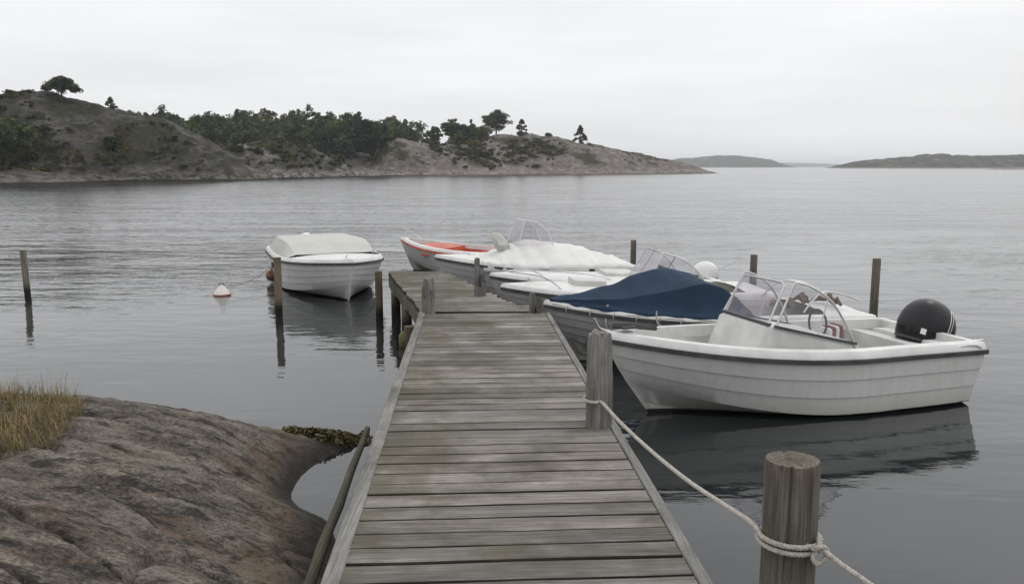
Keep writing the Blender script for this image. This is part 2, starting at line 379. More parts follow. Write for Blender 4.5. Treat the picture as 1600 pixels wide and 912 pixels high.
def rock_detail(x, y):
    a = R(-24); s = x * math.cos(a) + y * math.sin(a); t = -x * math.sin(a) + y * math.cos(a)   # s runs along the strata
    t2 = t + 0.22 * fbm(s * 0.6, t * 0.6, 3)
    lay = fbm(s * 0.35, t2 * 3.2, 21, 3, 0.55)
    step = t2 * 3.4 + 0.9 * fbm(s * .5, t2 * .8, 88, 2); saw = (step % 1.0); saw = np.where(saw < .85, saw / .85, (1 - saw) / .15) - .5   # broken edges of the layers
    near = ss(6.0, 4.7, y)
    d = lay * (0.04 + 0.07 * near) + saw * (0.008 + 0.03 * near) * (0.6 + vn(s * .7, t2 * 2, 64)) + 0.03 * fbm(x * 2.2, y * 2.2, 5, 6, 0.62)
    d = d + 0.018 * fbm(s * 5, t2 * 16, 15, 3, 0.6) + 0.014 * fbm(x * 9, y * 9, 35, 3, 0.7)
    led = t2 * 1.25 + .35 * fbm(s * .45, t2 * .5, 71, 2) + .3; lf = led % 1.0                      # ledges: slow rise, sharp drop
    d = d + (np.where(lf < .93, lf / .93, (1 - lf) / .07) - .5) * (.02 + .085 * near) * (.5 + vn(s * .4, np.floor(led) * 3.3, 73) * 1.4)
    for k, w in ((47, .025), (53, .018)):
        crack = np.abs(fbm(s * 0.5, t2 * 1.7, k, 2)); d = d - (0.055 * np.exp(-(crack / w) ** 2)) * (0.3 + near)
    return d
def rock_h(x, y):
    sh = x.shape; Q = np.stack([x.ravel(), y.ravel()], -1)
    z = tps(CP, Q).reshape(sh)
    return np.clip(z, -1.5, 1.3) + rock_detail(x, y) * (0.25 + 0.75 * ss(-.05, .3, z))
gx, gy = np.meshgrid(np.linspace(-6.2, 0.9, 470), np.linspace(2.2, 9.2, 470))
def rock_mat():
    t = NT('striped_gneiss', 0.8, 0.3)
    p = t.geo.outputs['Position']; z = t.sep(p)[2]; yy = t.sep(p)[1]
    warp = t.noise(t.map(p, (0.6, 0.6, 0.6)), 1.0, 3, 0.5)
    cmb = t.n.new('ShaderNodeVectorMath'); cmb.operation = 'ADD'; t.l.new(t.map(p, (0.5, 4.5, 3.0), rot=(0, 0, R(24))), cmb.inputs[0])
    t.l.new(t.math('MULTIPLY', warp, 1.1), cmb.inputs[1])
    band = t.noise(cmb.outputs[0], 1.0, 6, 0.62)
    fine = t.noise(t.map(p, (30, 62, 50), rot=(0, 0, R(24))), 1.0, 6, 0.8)
    med = t.noise(t.map(p, (3.5, 9, 7), rot=(0, 0, R(24))), 1.0, 6, 0.68)
    g = t.math('ADD', t.math('MULTIPLY', band, 0.45), t.math('MULTIPLY', fine, 0.55))
    c = t.ramp(g, [(0.40, (0.034, 0.030, 0.026)), (0.46, (0.13, 0.115, 0.099)), (0.52, (0.235, 0.211, 0.185)), (0.59, (0.48, 0.44, 0.395))])
    band2 = t.noise(t.map(cmb.outputs[0], (0.8, 0.7, 1), (5, 3, 0)), 1.0, 4, 0.6)
    c = t.mix(t.math('MULTIPLY', t.rng(band2, 0.53, 0.62), t.rng(fine, .4, .6, .1, .6)), c, (0.25, 0.15, 0.09))          # rusty feldspar bands
    c = t.mix(t.math('MULTIPLY', t.rng(t.noise(t.map(p, (1, 1.6, 1), (9, 2, 1)), 2.0, 6, 0.7), 0.49, 0.60), t.rng(fine, .40, .56, .05, .9)), c, (0.37, 0.345, 0.32))   # pale lichen
    c = t.mix(t.math('MULTIPLY', t.rng(med, 0.51, 0.60), 0.8), c, (0.026, 0.025, 0.023))           # black lichen
    c = t.mix(t.math('MULTIPLY', t.rng(t.noise(t.map(p, (1, 1, 1), (1, 8, 4)), 3.0, 5, 0.7), 0.56, 0.68), 0.55), c, (0.045, 0.048, 0.018))    # moss
    zn = t.math('ADD', z, t.math('MULTIPLY', t.math('SUBTRACT', med, 0.5), 0.30))
    yel = t.math('MULTIPLY', t.rng(zn, 0.10, 0.15), t.rng(zn, 0.20, 0.30, 1, 0))
    c = t.mix(t.math('MULTIPLY', t.math('MULTIPLY', yel, t.rng(fine, 0.45, 0.6)), 0.55), c, (0.24, 0.15, 0.05))     # yellow shore lichen
    wet = t.rng(zn, 0.07, 0.20, 1, 0)
    c = t.mix(t.math('MULTIPLY', wet, 0.85), c, (0.020, 0.017, 0.012))                                # tide zone, black algae
    c = t.mix(1.0, c, (0.97, 0.925, 0.865), 'MULTIPLY')
    t.col(c)
    t.l.new(t.rng(wet, 0, 1, 0.82, 0.35), t.b.inputs['Roughness'])
    t.bump(t.math('ADD', t.math('MULTIPLY', fine, 1.2), t.math('MULTIPLY', med, 1.2)), 1.0, 0.045)
    return t.m
tag(grid_obj('shore_rock', gx, gy, rock_h(gx, gy), rock_mat()), kind='structure')

# ------------------------------------------------------------------ headland terrain
# each landform: crest line (x, y, z) with depth to the front and back shore
LF = [
    dict(c=[(-125, 150, 13.5), (-97, 150, 14.8), (-83.3, 150, 15.6), (-76.6, 152, 14.4), (-69.6, 154, 12.5), (-63.5, 156, 11.2), (-57.4, 158, 7.9), (-51.6, 158, 3.7), (-47.3, 157, 0.2), (-42, 157, -3)],
         f=[(-125, 34), (-97, 30), (-83, 24), (-70, 21), (-60, 15), (-50, 6), (-45, 3)], b=13, p=1.9),
    dict(c=[(-125, 119, 3.0), (-80, 121, 3.2), (-74, 123, 2.6), (-69, 126, 1.3), (-65.5, 128, 0.1), (-62, 129, -2)], f=[(-125, 9), (-62, 6)], b=30, p=2.4),
    dict(c=[(-75, 185, 4), (-64.6, 185, 5.3), (-59.8, 188, 7.9), (-54.6, 195, 8.8), (-48.5, 200, 8.0), (-42.6, 208, 5.2), (-34.3, 222, 1.1), (-31, 226, -2)],
         f=[(-75, 22), (-55, 32), (-45, 25), (-34, 8), (-30, 3)], b=14, p=1.8),
    dict(c=[(-44, 245, 0), (-40, 245, 4.4), (-37.3, 246, 9.6), (-33.8, 248, 11.3), (-26.5, 250, 9.7), (-19.1, 252, 7.3), (-11.6, 254, 3.5), (-5.9, 256, 0.3), (-2, 257, -2)],
         f=[(-44, 12), (-33, 22), (-19, 16), (-5, 3)], b=22, p=1.8),
    dict(c=[(-30, 285, 6), (-23.8, 285, 10), (-20.6, 287, 12.4), (-13.2, 290, 13.4), (0, 294, 14.0), (13.5, 298, 13.5), (24, 302, 11.4), (37, 306, 9.2), (51.8, 310, 6.3), (66.9, 314, 3.1), (78.7, 318, 0.2), (86, 320, -3)],
         f=[(-30, 32), (0, 34), (30, 30), (60, 14), (80, 3)], b=60, p=1.7),
    dict(c=[(-190, 275, 9), (-115, 275, 10), (-80, 275, 10), (-45, 275, 10), (-20, 278, 9), (0, 285, 6)], f=[(-190, 95), (-115, 90), (-60, 62), (-20, 40), (0, 30)], b=70, p=2.0),
]
def blocky(x, y):
    a = np.abs(fbm(x * .42 + y * .1, y * .38 - x * .12, 91, 3, .6)); b_ = fbm(x * 1.1, y * 1.1, 77, 3, .65)
    return b_ * 1.1 - 1.5 * np.exp(-(a / .045) ** 2) * .5 + np.floor(2.2 * fbm(x * .3, y * .3, 55, 2) + 1) * .35
def land_h(x, y):
    H = np.full(x.shape, -4.0)
    for L_ in LF:
        c = np.array(L_['c'], float); f = np.array(L_['f'], float)
        zc = np.interp(x, c[:, 0], c[:, 2]); yc = np.interp(x, c[:, 0], c[:, 1]); w = np.interp(x, f[:, 0], f[:, 1])
        t = np.where(y < yc, (yc - y) / w, (y - yc) / L_['b'])
        h = np.where(zc > 0, zc * (1 - t ** L_['p']) - .35, zc - t * 2)
        h = np.where(x > c[-1, 0], -4, h)
        H = np.where(np.abs(H - h) < 1.2, np.maximum(H, h) + (1.2 - np.abs(H - h)) ** 2 / 4.8, np.maximum(H, h))
    H = np.maximum(H, -4)
    k = ss(-.3, 2.5, H)
    rid = 1 - 2 * np.abs(fbm(x * 0.16 + y * 0.05, y * 0.13, 9, 3))
    H = H + k * (0.8 * fbm(x * 0.13, y * 0.13, 31, 4, 0.5) + 0.8 * (rid - 0.75) + 0.32 * blocky(x, y)) 
    return H + (1 - k) * 0.35 * fbm(x * 0.5, y * 0.5, 13, 3)
def lz(x, y): return float(land_h(np.array([[float(x)]]), np.array([[float(y)]]))[0, 0])

def land_mat():
    t = NT('headland_rock', 0.9, 0.15)
    p = t.geo.outputs['Position']; z = t.sep(p)[2]
    nrm = t.sep(t.geo.outputs['Normal'])[2]
    n1 = t.noise(t.map(p, (0.25, 0.25, 0.6)), 1.0, 6, 0.65)
    n2 = t.noise(p, 1.1, 6, 0.7)
    n3 = t.noise(t.map(p, (1, 1, 1), (40, 3, 7)), 0.11, 5, 0.65)
    n4 = t.noise(t.map(p, (0.5, 0.5, 1.3), (4, 9, 2)), 1.0, 7, 0.72)
    wp = t.n.new('ShaderNodeVectorMath'); wp.operation = 'ADD'; t.l.new(t.map(p, (0.34, 0.16, 0.62), rot=(0, R(14), R(20))), wp.inputs[0]); t.l.new(t.math('MULTIPLY', t.math('ADD', n1, n2), 1.6), wp.inputs[1])
    crk = t.voro(wp.outputs[0], 1.0, 'DISTANCE_TO_EDGE')
    c = t.ramp(t.math('ADD', t.math('MULTIPLY', n1, 0.5), t.math('MULTIPLY', n4, 0.5)), [(0.42, (0.05, 0.047, 0.045)), (0.475, (0.135, 0.124, 0.117)), (0.52, (0.22, 0.20, 0.188)), (0.59, (0.42, 0.38, 0.36))])
    c = t.mix(t.math('MULTIPLY', t.rng(n3, 0.48, 0.6), 0.35), c, (0.25, 0.205, 0.185))
    c = t.mix(t.math('MULTIPLY', t.math('MULTIPLY', t.rng(crk, 0.01, 0.08, 1, 0), t.rng(n4, .42, .56)), 0.65), c, (0.03, 0.03, 0.022))
    veg = t.math('ADD', t.math('MULTIPLY', n3, 0.5), t.math('ADD', t.math('MULTIPLY', n1, 0.3), t.math('MULTIPLY', n4, 0.2)))
    heath = t.math('MULTIPLY', t.rng(t.sep(p)[1], 165.0, 176.0), t.rng(t.sep(p)[1], 222.0, 232.0, 1, 0))      # the middle dome is grown over with heath
    veg = t.math('ADD', veg, t.math('MULTIPLY', heath, 0.014))
    veg = t.math('MULTIPLY', t.rng(veg, 0.495, 0.525), t.rng(z, 1.6, 3.6))
    vc = t.ramp(n2, [(0.38, (0.022, 0.028, 0.011)), (0.5, (0.050, 0.055, 0.021)), (0.62, (0.10, 0.078, 0.040))])
    c = t.mix(t.math('MULTIPLY', veg, 0.9), c, vc)
    zz = t.math('ADD', z, t.math('MULTIPLY', t.math('SUBTRACT', n1, 0.5), 5.0))
    c = t.mix(t.math('MULTIPLY', t.rng(zz, 0.7, 1.7, 1, 0), 0.65), c, t.ramp(n4, [(0.44, (0.10, 0.088, 0.076)), (0.5, (0.28, 0.25, 0.222)), (0.56, (0.46, 0.42, 0.38))]))    # washed, lichen-free shore band
    c = t.mix(t.rng(t.math('ADD', z, t.math('MULTIPLY', n2, 0.3)), 0.30, 0.50, 1, 0), c, (0.03, 0.026, 0.02))
    yy = t.sep(p)[1]
    c = t.mix(t.rng(yy, 158.0, 166.0, 0.42, 0.0), c, (0.042, 0.042, 0.032))            # the near dome: darker, lichen-covered gneiss
    c = t.mix(t.math('MULTIPLY', t.math('MULTIPLY', t.rng(yy, 226.0, 236.0), t.math('SUBTRACT', 1.0, veg)), 0.4), c, (0.36, 0.305, 0.28))   # the outer headland: pale pink granite
    t.col(c); t.bump(t.math('ADD', n2, t.math('MULTIPLY', n4, 2.0)), 1.0, 0.8)
    return t.m
lx_, ly_ = np.meshgrid(np.concatenate([np.linspace(-200, -112, 60), np.linspace(-111, 90, 380)]), np.concatenate([np.linspace(105, 235, 260), np.linspace(235.6, 360, 200)]))
tag(grid_obj('headland', lx_, ly_, land_h(lx_, ly_), land_mat()), kind='structure')

def far_island(name, pts, depth, base_y, mat, bump, seed):
    xs = [p[0] for p in pts]; zs = [p[1] for p in pts]
    X, T = np.meshgrid(np.linspace(xs[0], xs[-1], 320), np.linspace(-1, 1, 40))
    zc = np.interp(X, xs, zs); wv = depth * (0.25 + 0.75 * np.sqrt(np.clip(zc / max(zs), 0, 1)))
    Yy = base_y + T * wv
    Zz = zc * (1 - np.abs(T) ** 2.4) + np.clip(zc, 0, bump * 2) / (bump * 2) * bump * fbm(X * 0.10, Yy * 0.06, seed, 4, 0.65) * (np.abs(T) < 0.97) - 0.5
    o = grid_obj(name, X, Yy, Zz, mat); tag(o, kind='structure'); return o
def far_mat():
    t = NT('wooded_island', 0.95, 0.05)
    p = t.geo.outputs['Position']; z = t.sep(p)[2]
    n = t.noise(p, 0.05, 6, 0.7)
    c = t.ramp(n, [(0.38, (0.018, 0.026, 0.014)), (0.5, (0.045, 0.05, 0.028)), (0.64, (0.13, 0.115, 0.095))])
    c = t.mix(t.rng(t.math('ADD', z, t.math('MULTIPLY', n, 3.0)), 2.6, 3.8, 1, 0), c, (0.2, 0.17, 0.145))
    t.col(c); t.bump(n, 1.0, 6.0); return t.m
FM = far_mat()
far_island('wooded_island', [(440, 0), (480, 22), (523, 29), (555, 28), (590, 33), (632, 36), (680, 36), (711, 34), (750, 30), (790, 24), (835, 10), (872, 0)], 120, 2600, FM, 3.5, 3)
far_island('wooded_island', [(494, 0), (508, 4), (533, 10), (560, 13), (592, 16.5), (615, 17), (632, 18), (638, 22), (660, 22), (668, 19.5), (710, 19.5), (750, 20), (790, 21), (840, 21), (950, 19), (1150, 8), (1250, 0)], 110, 1300, FM, 2.6, 8)
far_island('distant_hill', [(1150, 0), (1500, 24), (1780, 27), (2000, 22), (2400, 0)], 250, 5400, FM, 3.5, 5)
far_island('skerry', [(398, 0), (415, 1.4), (450, 2.2), (500, 2.0), (540, 0)], 12, 720, land_mat(), 0.6, 12)

# ------------------------------------------------------------------ air
hz = bpy.data.materials.new('haze_air'); hz.use_nodes = True
hz.node_tree.nodes.clear()
pv = hz.node_tree.nodes.new('ShaderNodeVolumePrincipled'); pv.inputs['Color'].default_value = (0.93, 0.96, 1.0, 1)
pv.inputs['Density'].default_value = 0.00021; pv.inputs['Anisotropy'].default_value = 0.3
ho = hz.node_tree.nodes.new('ShaderNodeOutputMaterial'); hz.node_tree.links.new(pv.outputs[0], ho.inputs['Volume'])
hb = MB().box((-6100, -100, -5.5), (6100, 6600, 46)).build('haze', hz)
tag(hb, 'pale sea haze over the bay', 'haze', kind='stuff')

# ------------------------------------------------------------------ trees and scrub
def leaf_quads(C, size, n_each, spread, flat=0.6):
    """many small leaf-sprig quads round the clump centres C (N x 3); spread per clump"""
    N = len(C); cc = np.repeat(C, n_each, 0); sp = np.repeat(spread, n_each, 0)
    d = rng.normal(size=(N * n_each, 3)); d /= np.linalg.norm(d, axis=1)[:, None]
    d *= (rng.random(N * n_each) ** 0.45)[:, None]; d[:, 2] *= flat
    P = cc + d * sp[:, None]
    a = rng.normal(size=P.shape); a /= np.linalg.norm(a, axis=1)[:, None]
    b = rng.normal(size=P.shape); b -= a * (a * b).sum(1)[:, None]; b /= np.linalg.norm(b, axis=1)[:, None]
    s = size * (0.5 + rng.random(len(P)))[:, None]
    V = np.stack([P - a * s - b * s * .5, P + a * s - b * s * .5, P + a * s * .8 + b * s * .5, P - a * s * .8 + b * s * .5], 1).reshape(-1, 3)
    return V, np.arange(len(V)).reshape(-1, 4)

def crown_points(h, w, style, seed):
    """clump centres of one crown; base at z=0"""
    r = np.random.default_rng(seed); C = []; S = []; branches = []
    if style == 'umbrella':
        for k in range(60):
            a = r.random() * 2 * PI; q = r.random() ** 0.6
            z = h * (0.96 - 0.42 * q ** 1.6) + r.normal() * h * .035 - (h * 0.16 if r.random() < .25 else 0)
            C.append((math.cos(a) * q * w / 2, math.sin(a) * q * w / 2, z)); S.append(w * (.10 + .06 * r.random()))
            branches.append(((0, 0, h * (.35 + .3 * r.random())), C[-1]))
    elif style == 'cone':
        for k in range(46):
            t = r.random() ** 0.8; a = r.random() * 2 * PI
            rad = w / 2 * (1 - t) ** 0.8 * (.55 + .45 * r.random())
            C.append((math.cos(a) * rad, math.sin(a) * rad, h * (.08 + .9 * t))); S.append(w * (.07 + .06 * r.random()) * (1.2 - .6 * t))
            if k % 2 == 0: branches.append(((0, 0, h * (.05 + .85 * t)), C[-1]))
    else:
        for k in range(56):
            d = r.normal(size=3); d /= np.linalg.norm(d); q = .45 + .55 * r.random()
            z = h * .60 + d[2] * q * h * .36
            wz = 1 - .35 * max(0, (z / h - .6) / .4)
            C.append((d[0] * q * w / 2 * wz, d[1] * q * w / 2 * wz, z)); S.append(w * (.07 + .07 * r.random()))
            if k % 2 == 0: branches.append(((0, 0, h * (.3 + .3 * r.random())), C[-1]))
    return np.array(C), np.array(S), branches

MAT['pine'] = foliage('pine_needles', (0.030, 0.044, 0.020), (0.10, 0.125, 0.055), 0.9)
MAT['leaf'] = foliage('dark_leaves', (0.026, 0.042, 0.018), (0.105, 0.135, 0.055), 0.28)
MAT['scrub'] = foliage('scrub_leaves', (0.025, 0.030, 0.012), (0.085, 0.08, 0.032), 0.5)
MAT['bark'] = simple('pine_bark', (0.06, 0.05, 0.042), 0.9, var=0.3)

def tree(name, label, x, y, h, w, style, seed, mat='pine', group=None, dens=60, size=0.16, cat='tree', z=None):
    z0 = lz(x, y) - 0.15 if z is None else z
    e = empty(name, (x, y, z0)); tag(e, label, cat, group or {'pine_tree': TG, 'shrub': 'bushes on the headland', 'broad_tree': 'dark broad trees on the headland'}[name])
    C, S, B = crown_points(h, w, style, seed)
    V, F = leaf_quads(C, size, dens, S, 0.65)
    fast_obj('crown', V, F, MAT[mat], parent=e)
    m = MB(); tr = 0.022 * h + 0.05
    lean = rnd.uniform(-.05, .05) * h
    m.tube([(0, 0, -.5), (lean * .3, 0, h * .35), (lean * .6, 0, h * .65), (0, 0, h * .93)], [tr * 1.2, tr * .9, tr * .6, tr * .15], 7)
    for a, b in B:
        mid = [(a[i] + b[i]) / 2 for i in range(3)]; mid[2] += .04 * h * (1 if style == 'umbrella' else -.4)
        m.tube([a, mid, tuple(b)], [tr * .38, tr * .25, tr * .1], 5, cap=False)
    m.build('trunk', MAT['bark'], e, True)
    return e

TG = 'pines along the headland skyline'
tree('pine_tree', 'broad flat-topped pine standing alone on top of the left rock dome', -78.2, 148.0, 4.2, 5.6, 'umbrella', 1, dens=130, size=0.12)
tree('pine_tree', 'tiny conical pine on the shoulder of the left rock dome', -72.7, 154, 2.3, 2.4, 'cone', 2, dens=40, size=0.11)
tree('pine_tree', 'largest broad-crowned pine on the skyline of the long headland', -5.6, 296, 9.3, 11.0, 'round', 3, dens=75, size=0.24)
tree('pine_tree', 'medium conical pine just right of the largest skyline pine', 3.4, 296, 5.8, 5.8, 'cone', 4, dens=60, size=0.2)
tree('shrub', 'small round bush alone on the bare crest of the long headland', 12.8, 298, 1.9, 2.8, 'round', 5, dens=30, size=0.16, cat='bush')
tree('pine_tree', 'rightmost pine, standing alone on the sloping end of the headland', 24.2, 300, 7.0, 6.6, 'cone', 6, dens=60, size=0.2)
tree('pine_tree', 'pointed pine rising above the middle of the dark wood', -49.7, 276, 10.5, 7.0, 'cone', 7, dens=70, size=0.24)
tree('pine_tree', 'round-topped pine above the pink rock dome', -39.7, 279, 10.2, 7.0, 'round', 8, dens=70, size=0.24)
tree('pine_tree', 'tallest pine left of the largest skyline pine', -20.8, 290, 8.0, 7.0, 'round', 9, dens=70, size=0.22)
tree('pine_tree', 'slim pine between two rounder pines on the right of the wood', -14.0, 291, 6.0, 3.6, 'cone', 10, dens=50, size=0.2)
tree('pine_tree', 'loose-crowned pine second left of the largest skyline pine', -26.5, 288, 8.6, 6.0, 'round', 14, dens=60, size=0.22)
tree('broad_tree', 'big dark bushy tree growing down to the shore between two rock domes', -39.5, 238, 11.5, 14.5, 'round', 11, 'leaf', dens=150, size=0.3)
tree('broad_tree', 'dark tree mass at the left edge behind the low shore rock', -77.2, 129, 7.5, 9.5, 'round', 12, 'leaf', dens=150, size=0.19)
tree('shrub', 'narrow upright bush in the gully of the left rock dome', -66.8, 140.5, 3.0, 2.4, 'round', 13, 'leaf', dens=60, size=0.15, cat='bush')

# the far wood reads as one mass
Vs, Fs, nV = [], [], 0
wr = np.random.default_rng(77); cnt = 0
while cnt < 330:
    x = wr.uniform(-150, -8); y = wr.uniform(212, 292)
    if cnt < 60: x = -128 + cnt * 1.45; y = 284 + wr.uniform(-4, 5)      # the back row closes the skyline
    if x > -46 and y < 262: continue
    if x > -30 and y < 276: continue
    if x < -76 and y < 225: continue
    z = lz(x, y)
    if z < 2.0: continue
    h = wr.uniform(7.5, 13.0) * (1.0 if x < -58 else .88); w = wr.uniform(7.0, 10.5)
    if x > -30: h *= .58; w *= .6
    if wr.random() < .16: h *= 1.12
    C, S, B = crown_points(h, w, 'cone' if wr.random() < .22 else 'round', 1000 + cnt)
    C = C + np.array([x, y, z - (1.5 if cnt >= 60 else 3.2)])
    V, F = leaf_quads(C, 0.27, 26, S * 1.1, 0.7)
    Vs.append(V); Fs.append(F + nV); nV += len(V); cnt += 1
tag(fast_obj('dark_wood', np.concatenate(Vs), np.concatenate(Fs), MAT['leaf']), 'dark mixed wood behind the rock domes', 'wood', kind='stuff')

# low scrub in the hollows of the rock
Vs, Fs, nV = [], [], 0; cnt = 0; k = 0
cx_ = wr.uniform(-112, 62, 30000); cy_ = wr.uniform(112, 312, 30000); cz_ = land_h(cx_[None], cy_[None])[0]
ok = (cz_ > 2.0) & (fbm(cx_ * 0.10, cy_ * 0.08, 61, 3) > 0.10) & (cx_ < 8)
SP = list(zip(cx_[ok], cy_[ok], cz_[ok]))[:1500]
for gx_, gy_, rx_, ry_, n_ in ((-57.5, 176, 2.5, 6, 22), (-9, 268, 6, 6, 60), (-14, 276, 5, 5, 40), (2, 274, 5, 7, 50), (10, 280, 6, 6, 45),  (-66.5, 141, 1.5, 7, 40), (-74, 134, 5, 5, 60), (-60, 150, 4, 4, 20)):
    ax = wr.normal(gx_, rx_ * .6, n_); ay = wr.normal(gy_, ry_ * .6, n_); az = land_h(ax[None], ay[None])[0]
    SP += [q for q in zip(ax, ay, az) if q[2] > 1.8]
for x, y, z in SP:
    r_ = wr.uniform(.5, 1.25) * (0.75 if y < 170 else 1.15)
    nC = wr.integers(2, 5); C = np.array([(x, y, z)]) + wr.normal(size=(nC, 3)) * np.array([r_ * .7, r_ * .7, .12]); C[:, 2] = z + r_ * .18
    V, F = leaf_quads(C, 0.16 if y < 170 else 0.22, 26, np.full(nC, r_ * .62), 0.55)
    Vs.append(V); Fs.append(F + nV); nV += len(V); cnt += 1
tag(fast_obj('low_scrub', np.concatenate(Vs), np.concatenate(Fs), MAT['scrub']), 'low heather and juniper scrub over the headland', 'scrub', kind='stuff')

# ------------------------------------------------------------------ pier
DZ = 0.70
def edge(y, a, b):
    t = (y - a[1]) / (b[1] - a[1]); return a[0] + (b[0] - a[0]) * t
NL, NR = ((-0.838, 3.402), (-1.165, 10.294)), ((0.880, 3.402), (0.476, 10.156))
FL, FR = ((-1.163, 10.5), (-2.14, 14.4)), ((0.14, 10.5), (-1.235, 14.4))
def plank(parent, pa, pb, width, th, seed, z=DZ):
    """a board from pa to pb (x, y), worn edges, slightly cupped; origin at its centre, x along its length"""
    r = random.Random(seed)
    L_ = math.dist(pa, pb); ang = math.atan2(pb[1] - pa[1], pb[0] - pa[0])
    n = 6; rings = []
    ph = r.random() * 9
    for i in range(n + 1):
        x = -L_ / 2 + L_ * i / n
        e1 = width / 2 + r.uniform(-.0035, .0035); e2 = width / 2 + r.uniform(-.0035, .0035)
        dz = 0.0008 * math.sin(ph + i * 1.3)
        rings.append([(x, -e1, -th), (x, -e1, -.003 + dz), (x, -e1 + .004, dz), (x, 0, dz - .0015), (x, e2 - .004, dz), (x, e2, -.003 + dz), (x, e2, -th)])
    o = MB().loft(rings).build('plank', MAT['plank'], parent, False)
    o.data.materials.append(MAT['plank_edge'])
    for f_ in o.data.polygons:                      # flanks get the dark wood, so gap shade is in their colour
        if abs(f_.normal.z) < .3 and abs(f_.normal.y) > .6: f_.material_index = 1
    o.location = ((pa[0] + pb[0]) / 2, (pa[1] + pb[1]) / 2, z + r.uniform(-.0009, .0009))
    o.rotation_euler = (r.uniform(-.005, .005), 0, ang + r.uniform(-.0025, .0025))
    return o

pier = tag(empty('pier'), 'grey wooden plank pier running from the foreground between edge boards', 'pier')
y = 1.6; k = 0
while y < 10.28:
    pw = 0.1425 + rnd.uniform(-.008, .008)
    if k == 12: pw = 0.16
    yl = y; tilt = 0.052
    xl = edge(yl, *NL) + 0.085; xr = edge(yl + .09, *NR) - 0.062
    plank(pier, (xl, yl - tilt * .85), (xr, yl + tilt * .85), pw, 0.045, k)
    y += pw + 0.0185 + rnd.uniform(-.004, .004); k += 1
def edge_board(parent, line, w0, w1, y0, y1, z0, z1, seed):
    r = random.Random(seed); rings = []; n = 14
    x_m, y_m = edge((y0 + y1) / 2, *line), (y0 + y1) / 2
    for i in range(n + 1):
        yy = y0 + (y1 - y0) * i / n; xx = edge(yy, *line) - x_m
        a = xx + w0 + r.uniform(-.002, .002); b = xx + w1 + r.uniform(-.002, .002)
        q = yy - y_m; dz = r.uniform(-.002, .002)
        rings.append([(a, q, z0), (a, q, z1 - .006 + dz), (a + .006, q, z1 + dz), (b - .006, q, z1 + dz), (b, q, z1 - .006 + dz), (b, q, z0)])
    o = MB().loft(rings).build('edge_board', MAT['edge'], parent); o.location = (x_m, y_m, 0); return o
edge_board(pier, NL, 0.0, 0.082, 1.6, 5.5, DZ - .09, DZ + .008, 1); edge_board(pier, NL, 0.0, 0.08, 5.508, 10.3, DZ - .09, DZ + .006, 2)
edge_board(pier, NR, -0.058, 0.0, 1.6, 5.9, DZ - .09, DZ + .006, 3); edge_board(pier, NR, -0.058, 0.0, 5.908, 10.2, DZ - .09, DZ + .008, 4)
for fr in (0.12, 0.5, 0.88):
    a, b = [(edge(yy, *NL) * (1 - fr) + edge(yy, *NR) * fr, yy) for yy in (1.6, 10.25)]
    m = MB(); m.loft([[(a[0] - .06, a[1], .49), (a[0] + .06, a[1], .49), (a[0] + .06, a[1], .655), (a[0] - .06, a[1], .655)], [(b[0] - .06, b[1], .49), (b[0] + .06, b[1], .49), (b[0] + .06, b[1], .655), (b[0] - .06, b[1], .655)]])
    m.build('stringer', MAT['beam'], pier)
for yy in (5.6, 8.2, 10.0):
    m = MB().box((edge(yy, *NL) + .05, yy - .07, .33), (edge(yy, *NR) - .05, yy + .07, .487)); m.build('cross_beam', MAT['beam'], pier)
    for q in (edge(yy, *NL) + .16, edge(yy, *NR) - .3):
        m = MB().tube([(q, yy - .16, -1.5), (q, yy - .16, .49)], .085, 12); m.build('pile', MAT['wet_pile'], pier, True)

pier2 = tag(empty('pier'), 'narrower far stretch of the plank pier bending left behind the two stub posts', 'pier')
y = 10.42; k = 300
while y < 14.42:
    pw = 0.14 + rnd.uniform(-.008, .008)
    xl = edge(y, *FL) - rnd.uniform(0, .03); xr = edge(y, *FR) + rnd.uniform(0, .06)
    if y < 10.8: xr += .16
    plank(pier2, (xl, y - .02), (xr, y + .03), pw, 0.045, k, DZ - .004)
    y += pw + 0.017; k += 1
for fr in (0.06, 0.5, 0.93):
    a, b = [(edge(yy, *FL) * (1 - fr) + edge(yy, *FR) * fr, yy) for yy in (10.36, 14.4)]
    n = 10; rings = []
    for i in range(n + 1):
        t = i / n; xx = a[0] + (b[0] - a[0]) * t; yy = a[1] + (b[1] - a[1]) * t; zb = .40 + .03 * math.sin(i * 2.1) + .02 * rnd.random()
        rings.append([(xx - .07, yy, zb), (xx + .07, yy, zb), (xx + .07, yy, .648), (xx - .07, yy, .648)])
    MB().loft(rings).build('stringer', MAT['beam'], pier2)
for xx, yy in ((-1.36, 10.9), (-1.62, 12.6), (-1.98, 14.0), (0.0, 10.9), (-.55, 12.4), (-1.22, 14.1)):
    MB().tube([(xx, yy, -1.5), (xx, yy, .40)], .08, 12).build('pile', MAT['wet_pile'], pier2, True)
    
